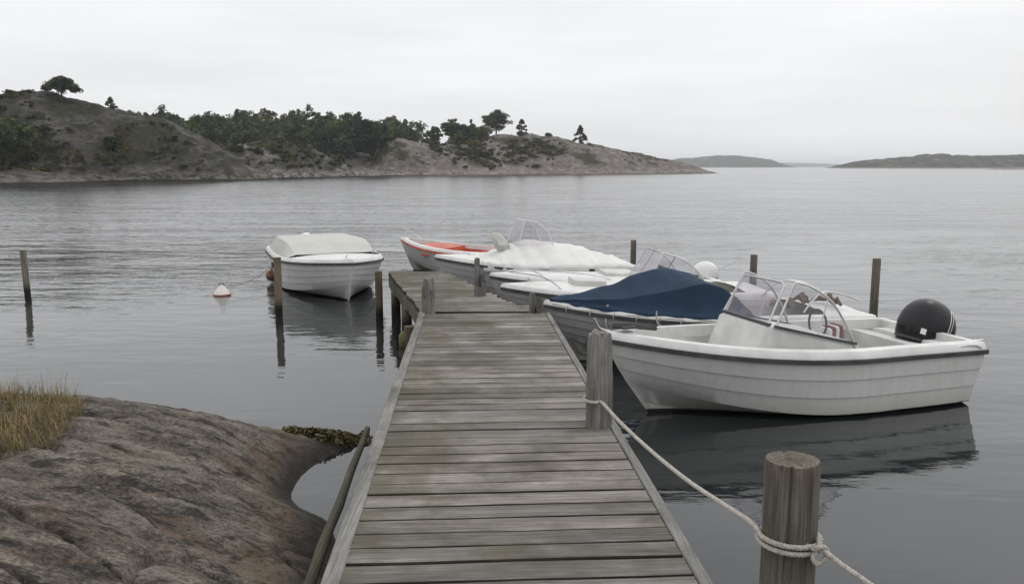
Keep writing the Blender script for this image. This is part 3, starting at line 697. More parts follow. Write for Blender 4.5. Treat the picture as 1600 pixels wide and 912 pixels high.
# ------------------------------------------------------------------ posts
def post(name, label, x, y, z0, z1, r, seed, mat, top='flat', lean=(0, 0), segs=40, rows=26, taper=0.97, groove=0.04, cracks=5, group=None, cat='post'):
    q = random.Random(seed); th = np.linspace(0, 2 * PI, segs, endpoint=False)
    ck = [(q.random() * 2 * PI, q.uniform(.05, .10), q.uniform(.4, 1.0), q.random()) for _ in range(cracks)]
    rings = []
    for i in range(rows + 1):
        t = i / rows; z = z0 + (z1 - z0) * t
        rr = r * (1 + (taper - 1) * t) * (1 + groove * fbm(th * 3.5 + 7, np.full(segs, z * 1.3 + seed), seed, 3) + groove * .8 * vn(th * 9, np.full(segs, z * .7), seed + 5))
        rr = (rr + np.roll(rr, 1)) / 2 if segs < 20 else rr
        for a, w, d, s in ck:
            da = np.abs((th - a - .15 * math.sin(z * 2 + s * 9) + PI) % (2 * PI) - PI)
            rr = rr - r * .13 * d * np.exp(-(da / w) ** 2) * ss(0, .3, math.sin(z * 3.1 + s * 20) + .6)
        zz = np.full(segs, z)
        if top == 'jagged' and t > .55:
            jag = (z1 - z0) * .42 * np.clip(1.9 * vn(np.floor(th * 1.6) * 1.37 + seed, th * 0, seed + 2) + .55 + .5 * vn(th * 7, th * 0, seed + 8), 0, 1)
            zz = zz - jag * ((t - .55) / .45)
        elif top == 'worn' and t > .8:
            zz = zz - r * .45 * (vn(th * 2 + seed, th * 0, seed) + .5) * ((t - .8) / .2); rr = rr * (1 - .12 * ((t - .8) / .2) ** 3)
        elif top == 'flat' and i == rows: rr = rr * .97
        rings.append([(float(rr[k] * math.cos(th[k])) + lean[0] * t, float(rr[k] * math.sin(th[k])) + lean[1] * t, float(zz[k])) for k in range(segs)])
    last = rings[-1]; cx, cy = lean
    for f_ in (.8, .55, .3, .08):
        ring = []
        for k in range(segs):
            px, py, pz = last[k]; d = 0
            for a, w, dd, s in ck[:3]:
                da = abs((th[k] - a + PI) % (2 * PI) - PI); d += .10 * r * dd * math.exp(-(da / (w * 1.2)) ** 2) * f_
            dep = (.25 * r * (1 - f_) * (.4 + .6 * q.random()) if top != 'flat' else .004 * q.random())
            ring.append((cx + (px - cx) * f_, cy + (py - cy) * f_, pz - d - dep))
        rings.append(ring)
    zl = z0
    rings = [[(vx, vy, vz - zl) for vx, vy, vz in r_] for r_ in rings]
    o = MB().loft(rings).build(name, MAT[mat], None, True); o.location = (x, y, zl)
    return tag(o, label, cat, group or {'mooring_post': 'stout mooring posts by the deck', 'stub_post': 'weathered stub posts on the deck', 'pile_post': 'mooring piles standing in the water'}[name])
post('mooring_post', 'thick round flat-topped post in the right foreground with rope tied round it', 1.20, 3.41, -0.9, 1.265, 0.117, 3, 'wet_post', segs=120, rows=70, groove=.045, cracks=9)
post('mooring_post', 'stout grey cracked bollard post on the right edge of the deck holding the rope', 0.612, 5.66, 0.2, 1.385, 0.092, 14, 'grey_post', 'worn', segs=90, rows=60, groove=.07, cracks=9)
post('stub_post', 'jagged split stub post on the left side where the deck narrows', -1.045, 10.26, 0.3, 1.13, 0.085, 21, 'grey_post', 'jagged', segs=48)
post('stub_post', 'short worn stub post on the right side where the deck narrows', 0.296, 10.25, 0.3, 0.945, 0.085, 26, 'grey_post', 'jagged', segs=48)
post('stub_post', 'jagged grey post on the right edge of the far deck before the white tarpaulin boat', -0.45, 11.62, 0.3, 1.235, 0.083, 33, 'grey_post', 'jagged', segs=48)
post('pile_post', 'brown pile standing at the left corner of the far pier end', -2.20, 13.60, -1.0, 0.80, 0.062, 41, 'wet_pile')
post('pile_post', 'brown mooring pile in the water left of the canopy boat bow', -3.985, 13.98, -1.0, 0.985, 0.064, 42, 'wet_pile', lean=(.02, 0))
post('pile_post', 'thin leaning grey pile alone in the water at far left', -9.46, 16.1, -1.0, 0.90, 0.058, 43, 'wet_post', lean=(-.04, 0))
post('pile_post', 'mooring pile rising behind the peak of the blue tarpaulin', 2.65, 18.1, -1.0, 0.92, 0.063, 44, 'wet_post')
post('pile_post', 'mooring pile behind the windscreen of the nearest boat', 4.53, 15.5, -1.0, 0.873, 0.067, 45, 'wet_post')
post('pile_post', 'tallest mooring pile at far right beside the black outboard', 5.60, 12.7, -1.0, 1.11, 0.063, 46, 'wet_post')

pole = MB().tube([(-1.145 + .0545 * .3 * k + .004 * math.sin(k * 1.7), 6.35 - .3 * k, .45 + .003 * math.sin(k * 2)) for k in range(14)], [.024 + .001 * k + .002 * math.sin(k * 3) for k in range(14)], 12)
o = pole.build('wooden_pole', MAT['log'], None, True); tag(o, 'long greenish round pole lying along the left side of the pier', 'pole')

# ------------------------------------------------------------------ ropes
def spline(P, n):
    P = [Vector(p) for p in P]; out = []
    for i in range(len(P) - 1):
        p0, p1, p2, p3 = P[max(i - 1, 0)], P[i], P[i + 1], P[min(i + 2, len(P) - 1)]
        for k in range(n):
            t = k / n
            out.append(.5 * ((2 * p1) + (p2 - p0) * t + (2 * p0 - 5 * p1 + 4 * p2 - p3) * t * t + (3 * p1 - p0 - 3 * p2 + p3) * t ** 3))
    out.append(P[-1]); return out
def twisted(m, path, r, pitch):
    path = [Vector(p) for p in path]
    D = [0.0]
    for a, b in zip(path, path[1:]): D.append(D[-1] + (b - a).length)
    n = int(D[-1] / (pitch / 9)) + 2; pts = []; j = 0
    for i in range(n):
        d = D[-1] * i / (n - 1)
        while j < len(D) - 2 and D[j + 1] < d: j += 1
        pts.append(path[j].lerp(path[j + 1], (d - D[j]) / max(1e-9, D[j + 1] - D[j])))
    up = Vector((0, 0, 1)); fr = []
    for i, p in enumerate(pts):
        t = (pts[min(i + 1, n - 1)] - pts[max(i - 1, 0)]).normalized(); up = (up - t * up.dot(t)).normalized(); fr.append((up.copy(), t.cross(up)))
    for s in range(3):
        m.tube([pts[i] + (fr[i][0] * math.cos(i / 9 * 2 * PI + s * 2.094) + fr[i][1] * math.sin(i / 9 * 2 * PI + s * 2.094)) * r * .52 for i in range(n)], r * .56, 6)
    return m
NPX, NPY, NR_ = 1.20, 3.41, 0.130
m = MB()
P = [(0.612 + .105 * math.cos(a), 5.66 + .105 * math.sin(a), .885 + .012 * a / 6) for a in np.linspace(R(30), R(275), 12)]
P += [(0.70, 5.25, .858), (0.82, 4.75, .838), (0.93, 4.25, .85), (1.01, 3.85, .890), (1.062, 3.56, .927)]
P += [(NPX + NR_ * math.cos(a), NPY + NR_ * math.sin(a), .935 - .03 * (a - R(165)) / (2 * PI)) for a in np.linspace(R(165), R(165 + 690), 34)]
e = P[-1]
P += [(1.265, 3.275, .93), (1.295, 3.255, .925), (1.345, 3.20, .895), (1.42, 3.10, .862), (1.60, 2.86, .77), (1.9, 2.45, .60), (2.6, 1.6, -.05)]
twisted(m, spline(P, 6), .0115, .045)
K = [(1.30, 3.33, .955), (1.285, 3.28, .93), (1.255, 3.262, .895), (1.268, 3.25, .87), (1.305, 3.265, .885), (1.312, 3.27, .92), (1.28, 3.25, .945), (1.252, 3.265, .925)]
twisted(m, spline(K, 6), .0115, .045)
tag(m.build('mooring_rope', MAT['rope'], None, True), 'thick pale twisted rope slung from the deck bollard to the foreground post', 'rope')

# ------------------------------------------------------------------ boats
class Hull:
    def __init__(s, L, B, s0, s1, s2, rake=0.6, fine=2.4, keel=-0.2, strakes=4, chine=0.9, tw=0.9):
        s.L, s.B, s.s0, s.s1, s.s2, s.rake, s.fine, s.keel, s.ns, s.ch, s.tw = L, B, s0, s1, s2, rake, fine, keel, strakes, chine, tw
        n = 34; s.U = [1 - (1 - i / n) ** 1.5 for i in range(n + 1)]
    def bg(s, u):
        b = s.B / 2 * (s.tw + (1 - s.tw) * min(1, u / .4) ** .7)
        if u > .38: b *= max(0.0, 1 - ((u - .38) / .62) ** s.fine)
        return b
    def sh(s, u):
        return s.s1 + (s.s2 - s.s1) * max(0, (u - .3) / .7) ** 1.9 + (s.s0 - s.s1) * max(0, (.3 - u) / .3) ** 1.5
    def X(s, u, z):
        hf = min(1.0, (z - s.keel) / (s.sh(u) - s.keel)); xs = .15 * (1 - hf); xb = s.L - s.rake * (1 - hf) ** 1.25
        return xs + (xb - xs) * u
    def section(s, u):
        b, h = s.bg(u), s.sh(u); k = min(1.0, b / .12)
        yc = b * (s.ch - .42 * u ** 3.5); zc = .03 + .40 * s.s2 * max(0, (u - .4) / .6) ** 2.2
        pts = []
        for i in range(s.ns):
            for j, off in ((i, 0.0), (i + 1, .016)):
                t = j / s.ns; y = yc + (b - yc) * (1 - t) ** .85; pts.append((y + off * k, h + (zc - h) * t))
        zk = s.keel + .10 * u ** 4
        pts.append((yc * .97, zc - .012)); pts.append((yc * .5 + .012 * k, zc + (zk - zc) * .48)); pts.append((yc * .5 - .004 * k, zc + (zk - zc) * .5)); pts.append((0.0, zk))
        return pts
    def build(s, root, hullmat, foredeck=.9, rim=.12, rimh=.08, floor=.12, rub='rub', rimmat='gel_deck', linermat='gel_in', decked=False, aftdeck=0.0, camber=.05):
        m = MB(); n = len(s.U)
        for sg in (1, -1):
            rings = [[(s.X(u, z), sg * max(y, 0), z) for y, z in s.section(u)] for u in s.U]
            if sg < 0: rings = [r_[::-1] for r_ in rings]
            m.loft(rings, closed=False)
        sec = s.section(0); m.add([(s.X(0, z) - .002, y, z) for y, z in sec] + [(s.X(0, z) - .002, -y, z) for y, z in sec[-2::-1]], [tuple(range(2 * len(sec) - 1))])
        h = m.build('hull', MAT[hullmat], root, True)
        def prof_strip(name, prof, mat, sm=True, u1=1.0, par=root):
            mm = MB(); US = [u for u in s.U if u <= u1]
            for sg in (1, -1):
                rr = []
                for u in US:
                    b, z0 = s.bg(u), s.sh(u)
                    rr.append([(s.X(u, z0) + (.02 if (u > .999 and dy > 0) else 0), sg * max(0.0, b + dy) if u < .999 or dy < 0 else sg * .004, z0 + dz) for dy, dz in prof])
                if sg < 0: rr = [r_[::-1] for r_ in rr]
                mm.loft(rr)
            b0, h0 = s.bg(0), s.sh(0)
            if len(prof) == 4 and name == 'rub_rail':
                mm.box((-.028, -b0 - .02, h0 + prof[0][1]), (.004, b0 + .02, h0 + prof[1][1]))
            return mm.build(name, MAT[mat], par, sm)
        prof_strip('rub_rail', [(-.005, -.028), (-.005, .022), (.03, .018), (.03, -.024)], rub)
        prof_strip('gunwale', [(.012, .023), (.006, rimh * .55), (-.025, rimh), (-rim, rimh + .006), (-rim - .01, -.02), (-rim + .02, -.03)], rimmat)
        b0, h0 = s.bg(0), s.sh(0)
        MB().prism([(-.012, h0 + .023), (-.008, h0 + rimh * .6), (.02, h0 + rimh + .003), (.11, h0 + rimh + .003), (.12, h0 - .1)], -b0 + rim * .7, b0 - rim * .7).build('transom_cap', MAT[rimmat], root, False)
        # liner: inner sides and sole
        mm = MB(); US = [u for u in s.U if .02 < u < .93]
        rr = []
        for u in US:
            b, z0 = s.bg(u), s.sh(u); yi = max(.004, b - rim - .005); yf = max(.003, min(yi, b * .8 - .1))
            sec = sorted((z, y) for y, z in s.section(u)); ya = lambda q: float(np.interp(q, [a_[0] for a_ in sec], [a_[1] for a_ in sec]))
            fl = max(floor, .30 * s.sh(u) * max(0, (u - .55) / .45) * 2)
            yf = max(.003, min(yi, ya(fl) - .05)); ym = max(.003, min(yi, ya(fl + .06) - .035))
            rr.append([(s.X(u, z0), yi, z0), (s.X(u, fl + .06), ym, fl + .06), (s.X(u, fl), yf, fl), (s.X(u, fl), -yf, fl), (s.X(u, fl + .06), -ym, fl + .06), (s.X(u, z0), -yi, z0)])
        mm.loft(rr, closed=False); k = len(rr)
        mm.add(rr[0], [(0, 1, 2, 3, 4, 5)]); mm.build('liner', MAT[linermat], root, False)
        def deck(name, ua, ub, mat):
            d = MB(); rr = []
            US = [ua] + [u for u in s.U if ua < u < ub] + [min(ub, .995)]
            for u in US:
                b, z0 = max(.004, s.bg(u) - rim * .6), s.sh(u) + rimh + .004; row = []
                for q in (-1, -.6, -.2, .2, .6, 1): row.append((s.X(u, z0), q * b, z0 + camber * (1 - q * q) * min(1, b / .4)))
                rr.append(row)
            d.loft(rr, closed=False)
            bot = [(x, y, z - .18) for x, y, z in rr[0]]; d.add(rr[0] + bot, [(i + 1, i, i + 6, i + 7) for i in range(5)])
            return d.build(name, MAT[mat], root, True)
        if foredeck < .99: deck('foredeck', foredeck, 1.0, rimmat)
        if aftdeck > 0: deck('aft_deck', .03, aftdeck, rimmat)
        return h

def boat_root(name, label, stern, bow):
    a = math.atan2(bow[1] - stern[1], bow[0] - stern[0]); L = math.dist(stern, bow)
    e = empty(name, (stern[0], stern[1], 0), a); tag(e, label, 'boat', 'boats moored along the pier'); return e, L

def cowl_rings(h, lx, ly, z0, x0, n=28, top=.45, tiltx=0.0, prof=None):
    prof = prof or [(0, .74), (.08, .86), (.25, .97), (.45, 1.0), (.60, .965), (.73, .87), (.84, .72), (.92, .54), (.97, .35), (1.0, .08)]
    out = []
    for t, k in prof:
        ring = []
        for i in range(n):
            a = 2 * PI * i / n; c, s_ = math.cos(a), math.sin(a)
            ring.append((x0 - .05 * t * t + lx / 2 * k * math.copysign(abs(c) ** .56, c), ly / 2 * k * math.copysign(abs(s_) ** .56, s_), z0 + h * t + .10 * h * t * c * k))
        out.append(ring)
    return out
def outboard(root, x0, z0, h, lx, ly, mat, tilt=R(-8), stripe=True):
    """cowl, stripe, bracket and leg; a part of its boat"""
    o = MB().loft(cowl_rings(h, lx, ly, 0, 0)).build('outboard_cowl', MAT[mat], root, True)
    o.location = (x0, 0, z0); o.rotation_euler = (0, tilt, 0)
    pr = ([0, .08, .25, .45, .60, .73, .84, .92, .97, 1.0], [.74, .86, .97, 1.0, .965, .87, .72, .54, .35, .08])
    def on(t, xx, off=.003):                       # point on the near flank of the cowl
        k = float(np.interp(t, *pr)); xs_ = xx + .05 * t * t; q = min(.999, abs(xs_) / (lx / 2 * k)); c = q ** (1 / .56)
        return (xx, ly / 2 * k * (1 - c * c) ** .28 + off, h * t + .10 * h * t * math.copysign(c, xs_) * k)
    if stripe:
        for dx in (-.12, -.155):
            MB().tube([on(t, dx - .10 * (t - .5)) for t in np.linspace(.03, .88, 14)], .005, 6).build('cowl_stripe', MAT['metal'], o, True)
        MB().add([on(t, x, .006) for t, x in ((.30, .175), (.30, .235), (.40, .235), (.40, .175))], [(0, 1, 2, 3)]).build('cowl_decal', MAT['engwhite'], o)
    rg = cowl_rings(h, lx * 1.012, ly * 1.02, 0, 0, prof=[(.17, .92), (.175, .945), (.20, .955), (.205, .94)])
    MB().loft(rg).build('cowl_seam', MAT['trim'], o, True)
    MB().tube([(x0 + .26, .05, z0 + .02), (x0 + .38, .10, z0 - .02), (x0 + .55, .12, z0 + .03), (x0 + .75, .10, z0 - .08)], .018, 8).build('control_cable', MAT['trim'], root, True)
    x0 -= .33
    m = MB().loft([[(x0 - .13 * lx / .6, -ly * .22, z0 - .75), (x0 + .1 * lx / .6, -ly * .12, z0 - .75), (x0 + .1 * lx / .6, ly * .12, z0 - .75), (x0 - .13 * lx / .6, ly * .22, z0 - .75)],
                   [(x0 - .2 * lx / .6, -ly * .3, z0 + .02), (x0 + .16 * lx / .6, -ly * .3, z0 + .02), (x0 + .16 * lx / .6, ly * .3, z0 + .02), (x0 - .2 * lx / .6, ly * .3, z0 + .02)]])
    m.build('outboard_leg', MAT['black' if mat == 'black' else 'trim'], root)
    return o

def pane(root, pts, th=.006, name='windscreen_pane'):
    a, b, c = Vector(pts[0]), Vector(pts[1]), Vector(pts[2]); nrm = (b - a).cross(c - a).normalized() * th
    n = len(pts); V = [Vector(p) for p in pts] + [Vector(p) + nrm for p in pts]
    return MB().add(V, [tuple(range(n)), tuple(range(2 * n - 1, n - 1, -1))] + [((i + 1) % n, i, i + n, (i + 1) % n + n) for i in range(n)]).build(name, MAT['glass'], root)
def rail(root, pts, r=.012, mat='metal', name='windscreen_frame', n=0):
    return MB().tube(spline(pts, n) if n else pts, r, 8).build(name, MAT[mat], root, True)

def wrinkle(o, amp, fx, fy, seed):
    for v in o.data.vertices:
        n_ = fbm(np.array([v.co.x * fx]), np.array([v.co.y * fy + v.co.z * 2]), seed, 3, .6)[0]
        v.co += v.normal * float(amp * n_)
def densify(rings, k):
    out = []
    for a, b in zip(rings, rings[1:]):
        for j in range(k): out.append([tuple(Vector(p).lerp(Vector(q), j / k)) for p, q in zip(a, b)])
    out.append(rings[-1]); return out
# --- nearest boat
b6, L6 = boat_root('motorboat', 'nearest open white motorboat with raised windscreen and black outboard', (4.77, 9.33), (0.93, 8.16))
H6 = Hull(L6, 1.72, .575, .595, .785, rake=.66, strakes=3)
H6.build(b6, 'gel', foredeck=.93, floor=.14, rim=.13, rimh=.095)
def loft_console(root, secs, mat='gel_in', name='console'):
    return MB().loft(secs).build(name, MAT[mat], root, True)
def csec(x, yw, zt, zb, rr=.05):
    return [(x, -yw, zb), (x, -yw, zt - rr), (x, -yw + rr * .3, zt - rr * .3), (x, -yw + rr, zt), (x, yw - rr, zt), (x, yw - rr * .3, zt - rr * .3), (x, yw, zt - rr), (x, yw, zb)]
con = MB().loft([csec(1.42, .56, .70, .14), csec(1.9, .52, .80, .14), csec(2.40, .46, .925, .14), csec(2.46, .45, .91, .14), csec(2.60, .44, .62, .14), csec(2.64, .44, .5, .14)]).build('console', MAT['gel_in'], b6, True)
# front and side panes, frames
ft, fb = 2.22, 2.42
pane(b6, [(fb, -.42, .945), (fb, .42, .945), (ft, .37, 1.325), (ft, -.37, 1.325)])
rail(b6, [(fb, -.42, .94), (fb - .11, -.395, 1.15), (ft, -.37, 1.31), (ft - .01, -.32, 1.335), (ft - .01, .32, 1.335), (ft, .37, 1.31), (fb - .11, .395, 1.15), (fb, .42, .94)], .011)
MB().box((fb - .02, -.44, .925), (fb + .022, .44, .947)).build('windscreen_sill', MAT['trim'], b6)
for sg in (1, -1):
    pb = [(2.36, sg * .47, .925), (1.50, sg * .555, .715), (1.56, sg * .545, .86), (1.74, sg * .52, 1.12), (1.95, sg * .49, 1.27), (2.17, sg * .46, 1.335)]
    pane(b6, pb if sg > 0 else pb[::-1])
    rail(b6, [(2.36, sg * .47, .925), (2.27, sg * .465, 1.12), (2.17, sg * .46, 1.325), (2.12, sg * .462, 1.345), (1.95, sg * .49, 1.285), (1.74, sg * .52, 1.13), (1.56, sg * .545, .86), (1.47, sg * .56, .66)], .0125, n=3)
    rail(b6, [(1.90, sg * .525, .82), (1.80, sg * .515, 1.19)], .007, 'whitetube', 'windscreen_stay')
    MB().loft([[(x, sg * y - .012, z), (x, sg * y + .012, z), (x, sg * y + .012, z + .028), (x, sg * y - .012, z + .028)] for x, y, z in ((2.38, .47, .905), (1.9, .515, .79), (1.46, .56, .69))]).build('windscreen_sill', MAT['trim'], b6)
# steering wheel and striped cushion behind the console
MB().tube([(1.44, -.1 + .15 * math.cos(a), .80 + .15 * math.sin(a)) for a in np.linspace(0, 2 * PI, 25)], .013, 6).build('steering_wheel', MAT['trim'], b6, True)
for k, mt in enumerate(('red', 'whitetarp', 'red', 'whitetarp')):
    MB().loft([csec(1.26 + .045 * k, .10, .80 - .01 * k, .62, .03), csec(1.30 + .045 * k, .10, .80 - .01 * k, .62, .03)]).build('cushion_stripe', MAT[mt], b6, True)
MB().loft([csec(.95, .62, .44, .14), csec(1.4, .62, .44, .14)]).build('bench', MAT['gel_in'], b6, True)
MB().loft([csec(.30, .66, .56, .14, .06), csec(.62, .66, .60, .14, .06)]).build('aft_seat', MAT['gel_in'], b6, True)
MB().loft([csec(.10, .55, .60, .14), csec(.28, .60, .60, .14)]).build('engine_well', MAT['gel_deck'], b6, True)
MB().loft([csec(2.75, .40, .46, .34), csec(3.05, .26, .46, .38)]).build('bow_seat', MAT['gel_in'], b6, True)
eng = outboard(b6, .13, .435, .59, .62, .43, 'black', tilt=R(-14))
MB().box((3.72, -.09, .90), (3.86, .09, .925)).build('bow_plate', MAT['trim'], b6)
mm = MB()
mm.loft([[(x, y * w, z) for y, z in ((-1, .0), (-.7, .035), (0, .05), (.7, .04), (1, 0))] and [(x, -w, zz), (x, -.5 * w, zz + .03), (x, .5 * w, zz + .035), (x, w, zz), (x, 0, zz - .02)] for x, w, zz in ((3.45, .02, .87), (3.6, .07, .89), (3.8, .06, .915), (3.93, .02, .92))])
mm.build('bow_cloth', MAT['cloth_dark'], b6, True)
rail(b6, [(.02, .70, .62), (.02, .70, .66), (-.03, .70, .68), (.10, .70, .675)], .010, 'metal', 'cleat')
rail(b6, [(.42, .79, .62), (.34, .79, .655), (.16, .79, .655), (.08, .79, .62)], .014, 'whitetube', 'grab_handle', 4)
rail(b6, [(3.95, -.03, .87), (4.05, -.05, .90), (4.10, -.06, .99), (4.12, -.05, 1.0)], .009, 'metal', 'bow_hook', 3)

# --- blue tarpaulin boat
b5, L5 = boat_root('motorboat', 'white motorboat under a dark blue tarpaulin beside the nearest boat', (4.56, 11.22), (0.42, 10.50))
H5 = Hull(L5, 1.6, .53, .56, .74, rake=.6, fine=2.7)
H5.build(b5, 'gel_grey', foredeck=.8, floor=.12, aftdeck=.16)
rings = []
for u in [.40, .42, .45, .49, .54, .60, .66, .72, .78, .84, .89, .93, .96, .985]:
    b = H5.bg(u) - .015; zs_ = H5.sh(u) + .085
    zr = float(np.interp(u, [.40, .45, .52, .60, .68, .80, .90, .985], [.74, .92, 1.10, 1.20, 1.17, 1.00, .89, .85]))
    zsh = float(np.interp(u, [.40, .46, .52, .66, .80, .92, .985], [.70, .92, 1.08, .97, .86, .85, .845])); ysh = b * float(np.interp(u, [.4, .52, .8, .985], [.78, .74, .80, .9]))
    wv = .012 * math.sin(u * 40)
    half = [(b + .012, zs_ - .055), (b + .006, zs_ + .004), (b * .93, zs_ + .02 + wv), ((b * .9 + ysh) / 2, (zs_ + zsh) / 2 - .018 - wv), (ysh, zsh), (ysh * .6, zsh + (zr - zsh) * .42 - .012 + wv), (ysh * .25, zsh + (zr - zsh) * .78), (0, zr)]
    x = H5.X(u, zs_)
    rings.append([(x, y, z) for y, z in half] + [(x, -y, z) for y, z in half[-2::-1]])
t5 = MB().loft(densify(rings, 3), closed=False).build('tarpaulin', MAT['bluetarp'], b5, True)
wrinkle(t5, .03, 4.5, 2.5, 9); t5.data.update(); wrinkle(t5, .022, 13, 3, 12)
crease(t5, 15, (4, 10, 7), .75)
sm = t5.modifiers.new('sub', 'SUBSURF'); sm.levels = sm.render_levels = 2
sl = t5.modifiers.new('th', 'SOLIDIFY'); sl.thickness = .006
for sg in (1, -1):
    us = np.linspace(.41, .98, 26)
    rail(b5, [(H5.X(u, .8), sg * (H5.bg(u) + .004), H5.sh(u) + .035 + .012 * math.sin(u * 60)) for u in us], .007, 'rope', 'hem_cord')
    for u in np.linspace(.44, .94, 9):
        rail(b5, [(H5.X(u, .8), sg * (H5.bg(u) + .012), H5.sh(u) + .06), (H5.X(u, .8) + .03, sg * (H5.bg(u) + .036), H5.sh(u) + .0), (H5.X(u, .8) + .02, sg * (H5.bg(u) + .02), H5.sh(u) - .05)], .005, 'rope', 'tie_cord')
rail(b5, [(.95, .60, .66), (.80, .56, .82), (.62, .5, .90), (.35, .45, .86), (.12, .50, .78)], .012, 'metal', 'stern_rail', 5)
rail(b5, [(.95, -.60, .66), (.80, -.56, .84), (.62, -.5, .92), (.35, -.45, .88), (.12, -.50, .78)], .012, 'metal', 'stern_rail', 5)
rail(b5, [(.62, .5, .90), (.6, 0, .93), (.62, -.5, .92)], .010, 'metal', 'stern_rail', 4)
for k in range(9):
    x = rnd.uniform(.3, 1.2); yv = rnd.uniform(-.35, .45); a = rnd.uniform(0, 3); s_ = rnd.uniform(.06, .13)
    MB().tube([(x - s_ * math.cos(a), yv - s_ * math.sin(a), .70 + rnd.uniform(0, .05)), (x, yv, .74 + rnd.uniform(0, .06)), (x + s_ * math.cos(a), yv + s_ * math.sin(a), .71)], [.02, .045, .015], 7).build('net_bundle', MAT['brown'], b5, True)
rail(b5, [(L5 * .83, .40, .80), (L5 * .84, .47, .60), (L5 * .83, .46, .46), (L5 * .81, .42, .40)], .012, 'rope', 'hanging_rope', 4)
rail(b5, [(L5 * .70, .66, .75), (L5 * .70, .72, .60), (L5 * .665, .75, .56), (L5 * .62, .75, .58)], .010, 'rope', 'hanging_rope', 4)

# --- white half-decked boat behind it
b4, L4 = boat_root('motorboat', 'white half-decked boat with clear windscreen behind the blue tarpaulin', (3.88, 13.02), (-0.15, 12.32))
H4 = Hull(L4, 1.55, .54, .56, .70, rake=.5, fine=3.2)
H4.build(b4, 'gel_grey', foredeck=.52, floor=.12, aftdeck=.12)
pane(b4, [(2.02, -.46, .72), (2.02, .46, .72), (1.72, .38, 1.22), (1.72, -.38, 1.22)])
rail(b4, [(2.02, -.46, .72), (1.72, -.38, 1.21), (1.71, -.3, 1.235), (1.71, .3, 1.235), (1.72, .38, 1.21), (2.02, .46, .72)], .009)
for sg in (1, -1):
    pb = [(1.98, sg * .48, .72), (1.10, sg * .58, .72), (1.2, sg * .56, .92), (1.42, sg * .5, 1.12), (1.70, sg * .42, 1.22)]
    pane(b4, pb if sg > 0 else pb[::-1])
    rail(b4, [(1.70, sg * .42, 1.225), (1.42, sg * .5, 1.125), (1.2, sg * .56, .92), (1.08, sg * .58, .68)], .009, n=3)
    rail(b4, [(1.85, sg * .47, .72), (1.55, sg * .46, 1.18)], .006, 'trim', 'windscreen_stay')
MB().loft([csec(1.62, .1, 1.0, .3), csec(1.5, .12, .96, .3)]).build('seat_back', MAT['cloth_dark'], b4, True)

rail(b4, [(L4 * .80, .42, .72), (L4 * .86, .36, .90), (L4 * .97, .08, .96), (L4 * .97, -.08, .96), (L4 * .86, -.36, .90), (L4 * .80, -.42, .72)], .010, 'metal', 'bow_rail', 4)
MB().loft([csec(L4 * .62, .22, .80, .66, .02), csec(L4 * .74, .20, .83, .66, .02)]).build('deck_hatch', MAT['gel_in'], b4, True)
rail(b4, [(L4 * .90, -.04, .80), (L4 * .90, -.04, .84), (L4 * .90, .04, .84), (L4 * .90, .04, .80)], .012, 'metal', 'cleat')
# --- low boat with the white outboard
b3b, L3b = boat_root('motorboat', 'low white boat with a white outboard between two larger boats', (3.45, 14.52), (-0.36, 13.93))
H3b = Hull(L3b, 1.36, .52, .54, .66, rake=.45, fine=3.2)
H3b.build(b3b, 'gel_grey', foredeck=.35, floor=.1)
outboard(b3b, .02, .46, .40, .46, .30, 'engwhite', tilt=R(16), stripe=False)
MB().loft(cowl_rings(.16, .42, .28, .36, .0, prof=[(0, .7), (.5, .95), (1, 1.0)])).build('lower_cowl', MAT['canvas'], b3b, True)
MB().box((.3, .2, .58), (.42, .32, .66)).build('tank_cap', MAT['trim'], b3b)
rail(b3b, [(L3b * .45, .52, .60), (L3b * .6, .50, .74), (L3b * .8, .36, .80), (L3b * .95, .1, .84)], .010, 'metal', 'hand_rail', 4)
MB().loft([csec(L3b * .36, .30, .72, .55, .05), csec(L3b * .5, .28, .74, .55, .05)]).build('deck_box', MAT['gel_in'], b3b, True)
rail(b3b, [(-.1, .1, .7), (-.5, .3, .95)], .008, 'whitetube', 'tiller_pole')

# --- boat under the white tarpaulin
b3, L3 = boat_root('motorboat', 'white boat under a pale tarpaulin with a tall clear windscreen hoop', (2.16, 16.45), (-1.43, 15.52))
H3 = Hull(L3, 1.66, .56, .60, .80, rake=.55, fine=3.1)
H3.build(b3, 'gel_grey', foredeck=.78, floor=.12)
rings = []
for u in [-.03, 0, .03, .08, .14, .2, .27, .34, .41, .48, .54, .59, .63, .67, .71, .75, .79]:
    uu = max(0, u); b = H3.bg(uu) + .03; zs_ = H3.sh(uu) + .08
    zr = float(np.interp(u, [-.03, .0, .1, .25, .4, .52, .60, .66, .71, .79], [.66, .70, .80, .98, 1.10, 1.13, 1.08, 1.0, .92, .84]))
    wv = .018 * math.sin(u * 31); x = H3.X(uu, zs_) + min(0, u) * 3
    half = [(b, zs_ - .16 + wv), (b + .006, zs_ - .02), (b * .94, zs_ + .03), (b * .72, zs_ + (zr - zs_) * .42 + wv), (b * .42, zs_ + (zr - zs_) * .84 - wv * .5), (0, zr)]
    rings.append([(x, y, z) for y, z in half] + [(x, -y, z) for y, z in half[-2::-1]])
t3 = MB().loft(densify(rings, 3), closed=False).build('tarpaulin', MAT['whitetarp'], b3, True)
wrinkle(t3, .10, 3.2, 4.0, 19); t3.data.update(); wrinkle(t3, .05, 11, 5, 23)
sm = t3.modifiers.new('sub', 'SUBSURF'); sm.levels = sm.render_levels = 2
sl = t3.modifiers.new('th', 'SOLIDIFY'); sl.thickness = .006
x1, x0 = L3 * .60, L3 * .42
pane(b3, [(x1, -.40, 1.03), (x1, .40, 1.03), (x1 - .16, .32, 1.50), (x1 - .16, -.32, 1.50)])
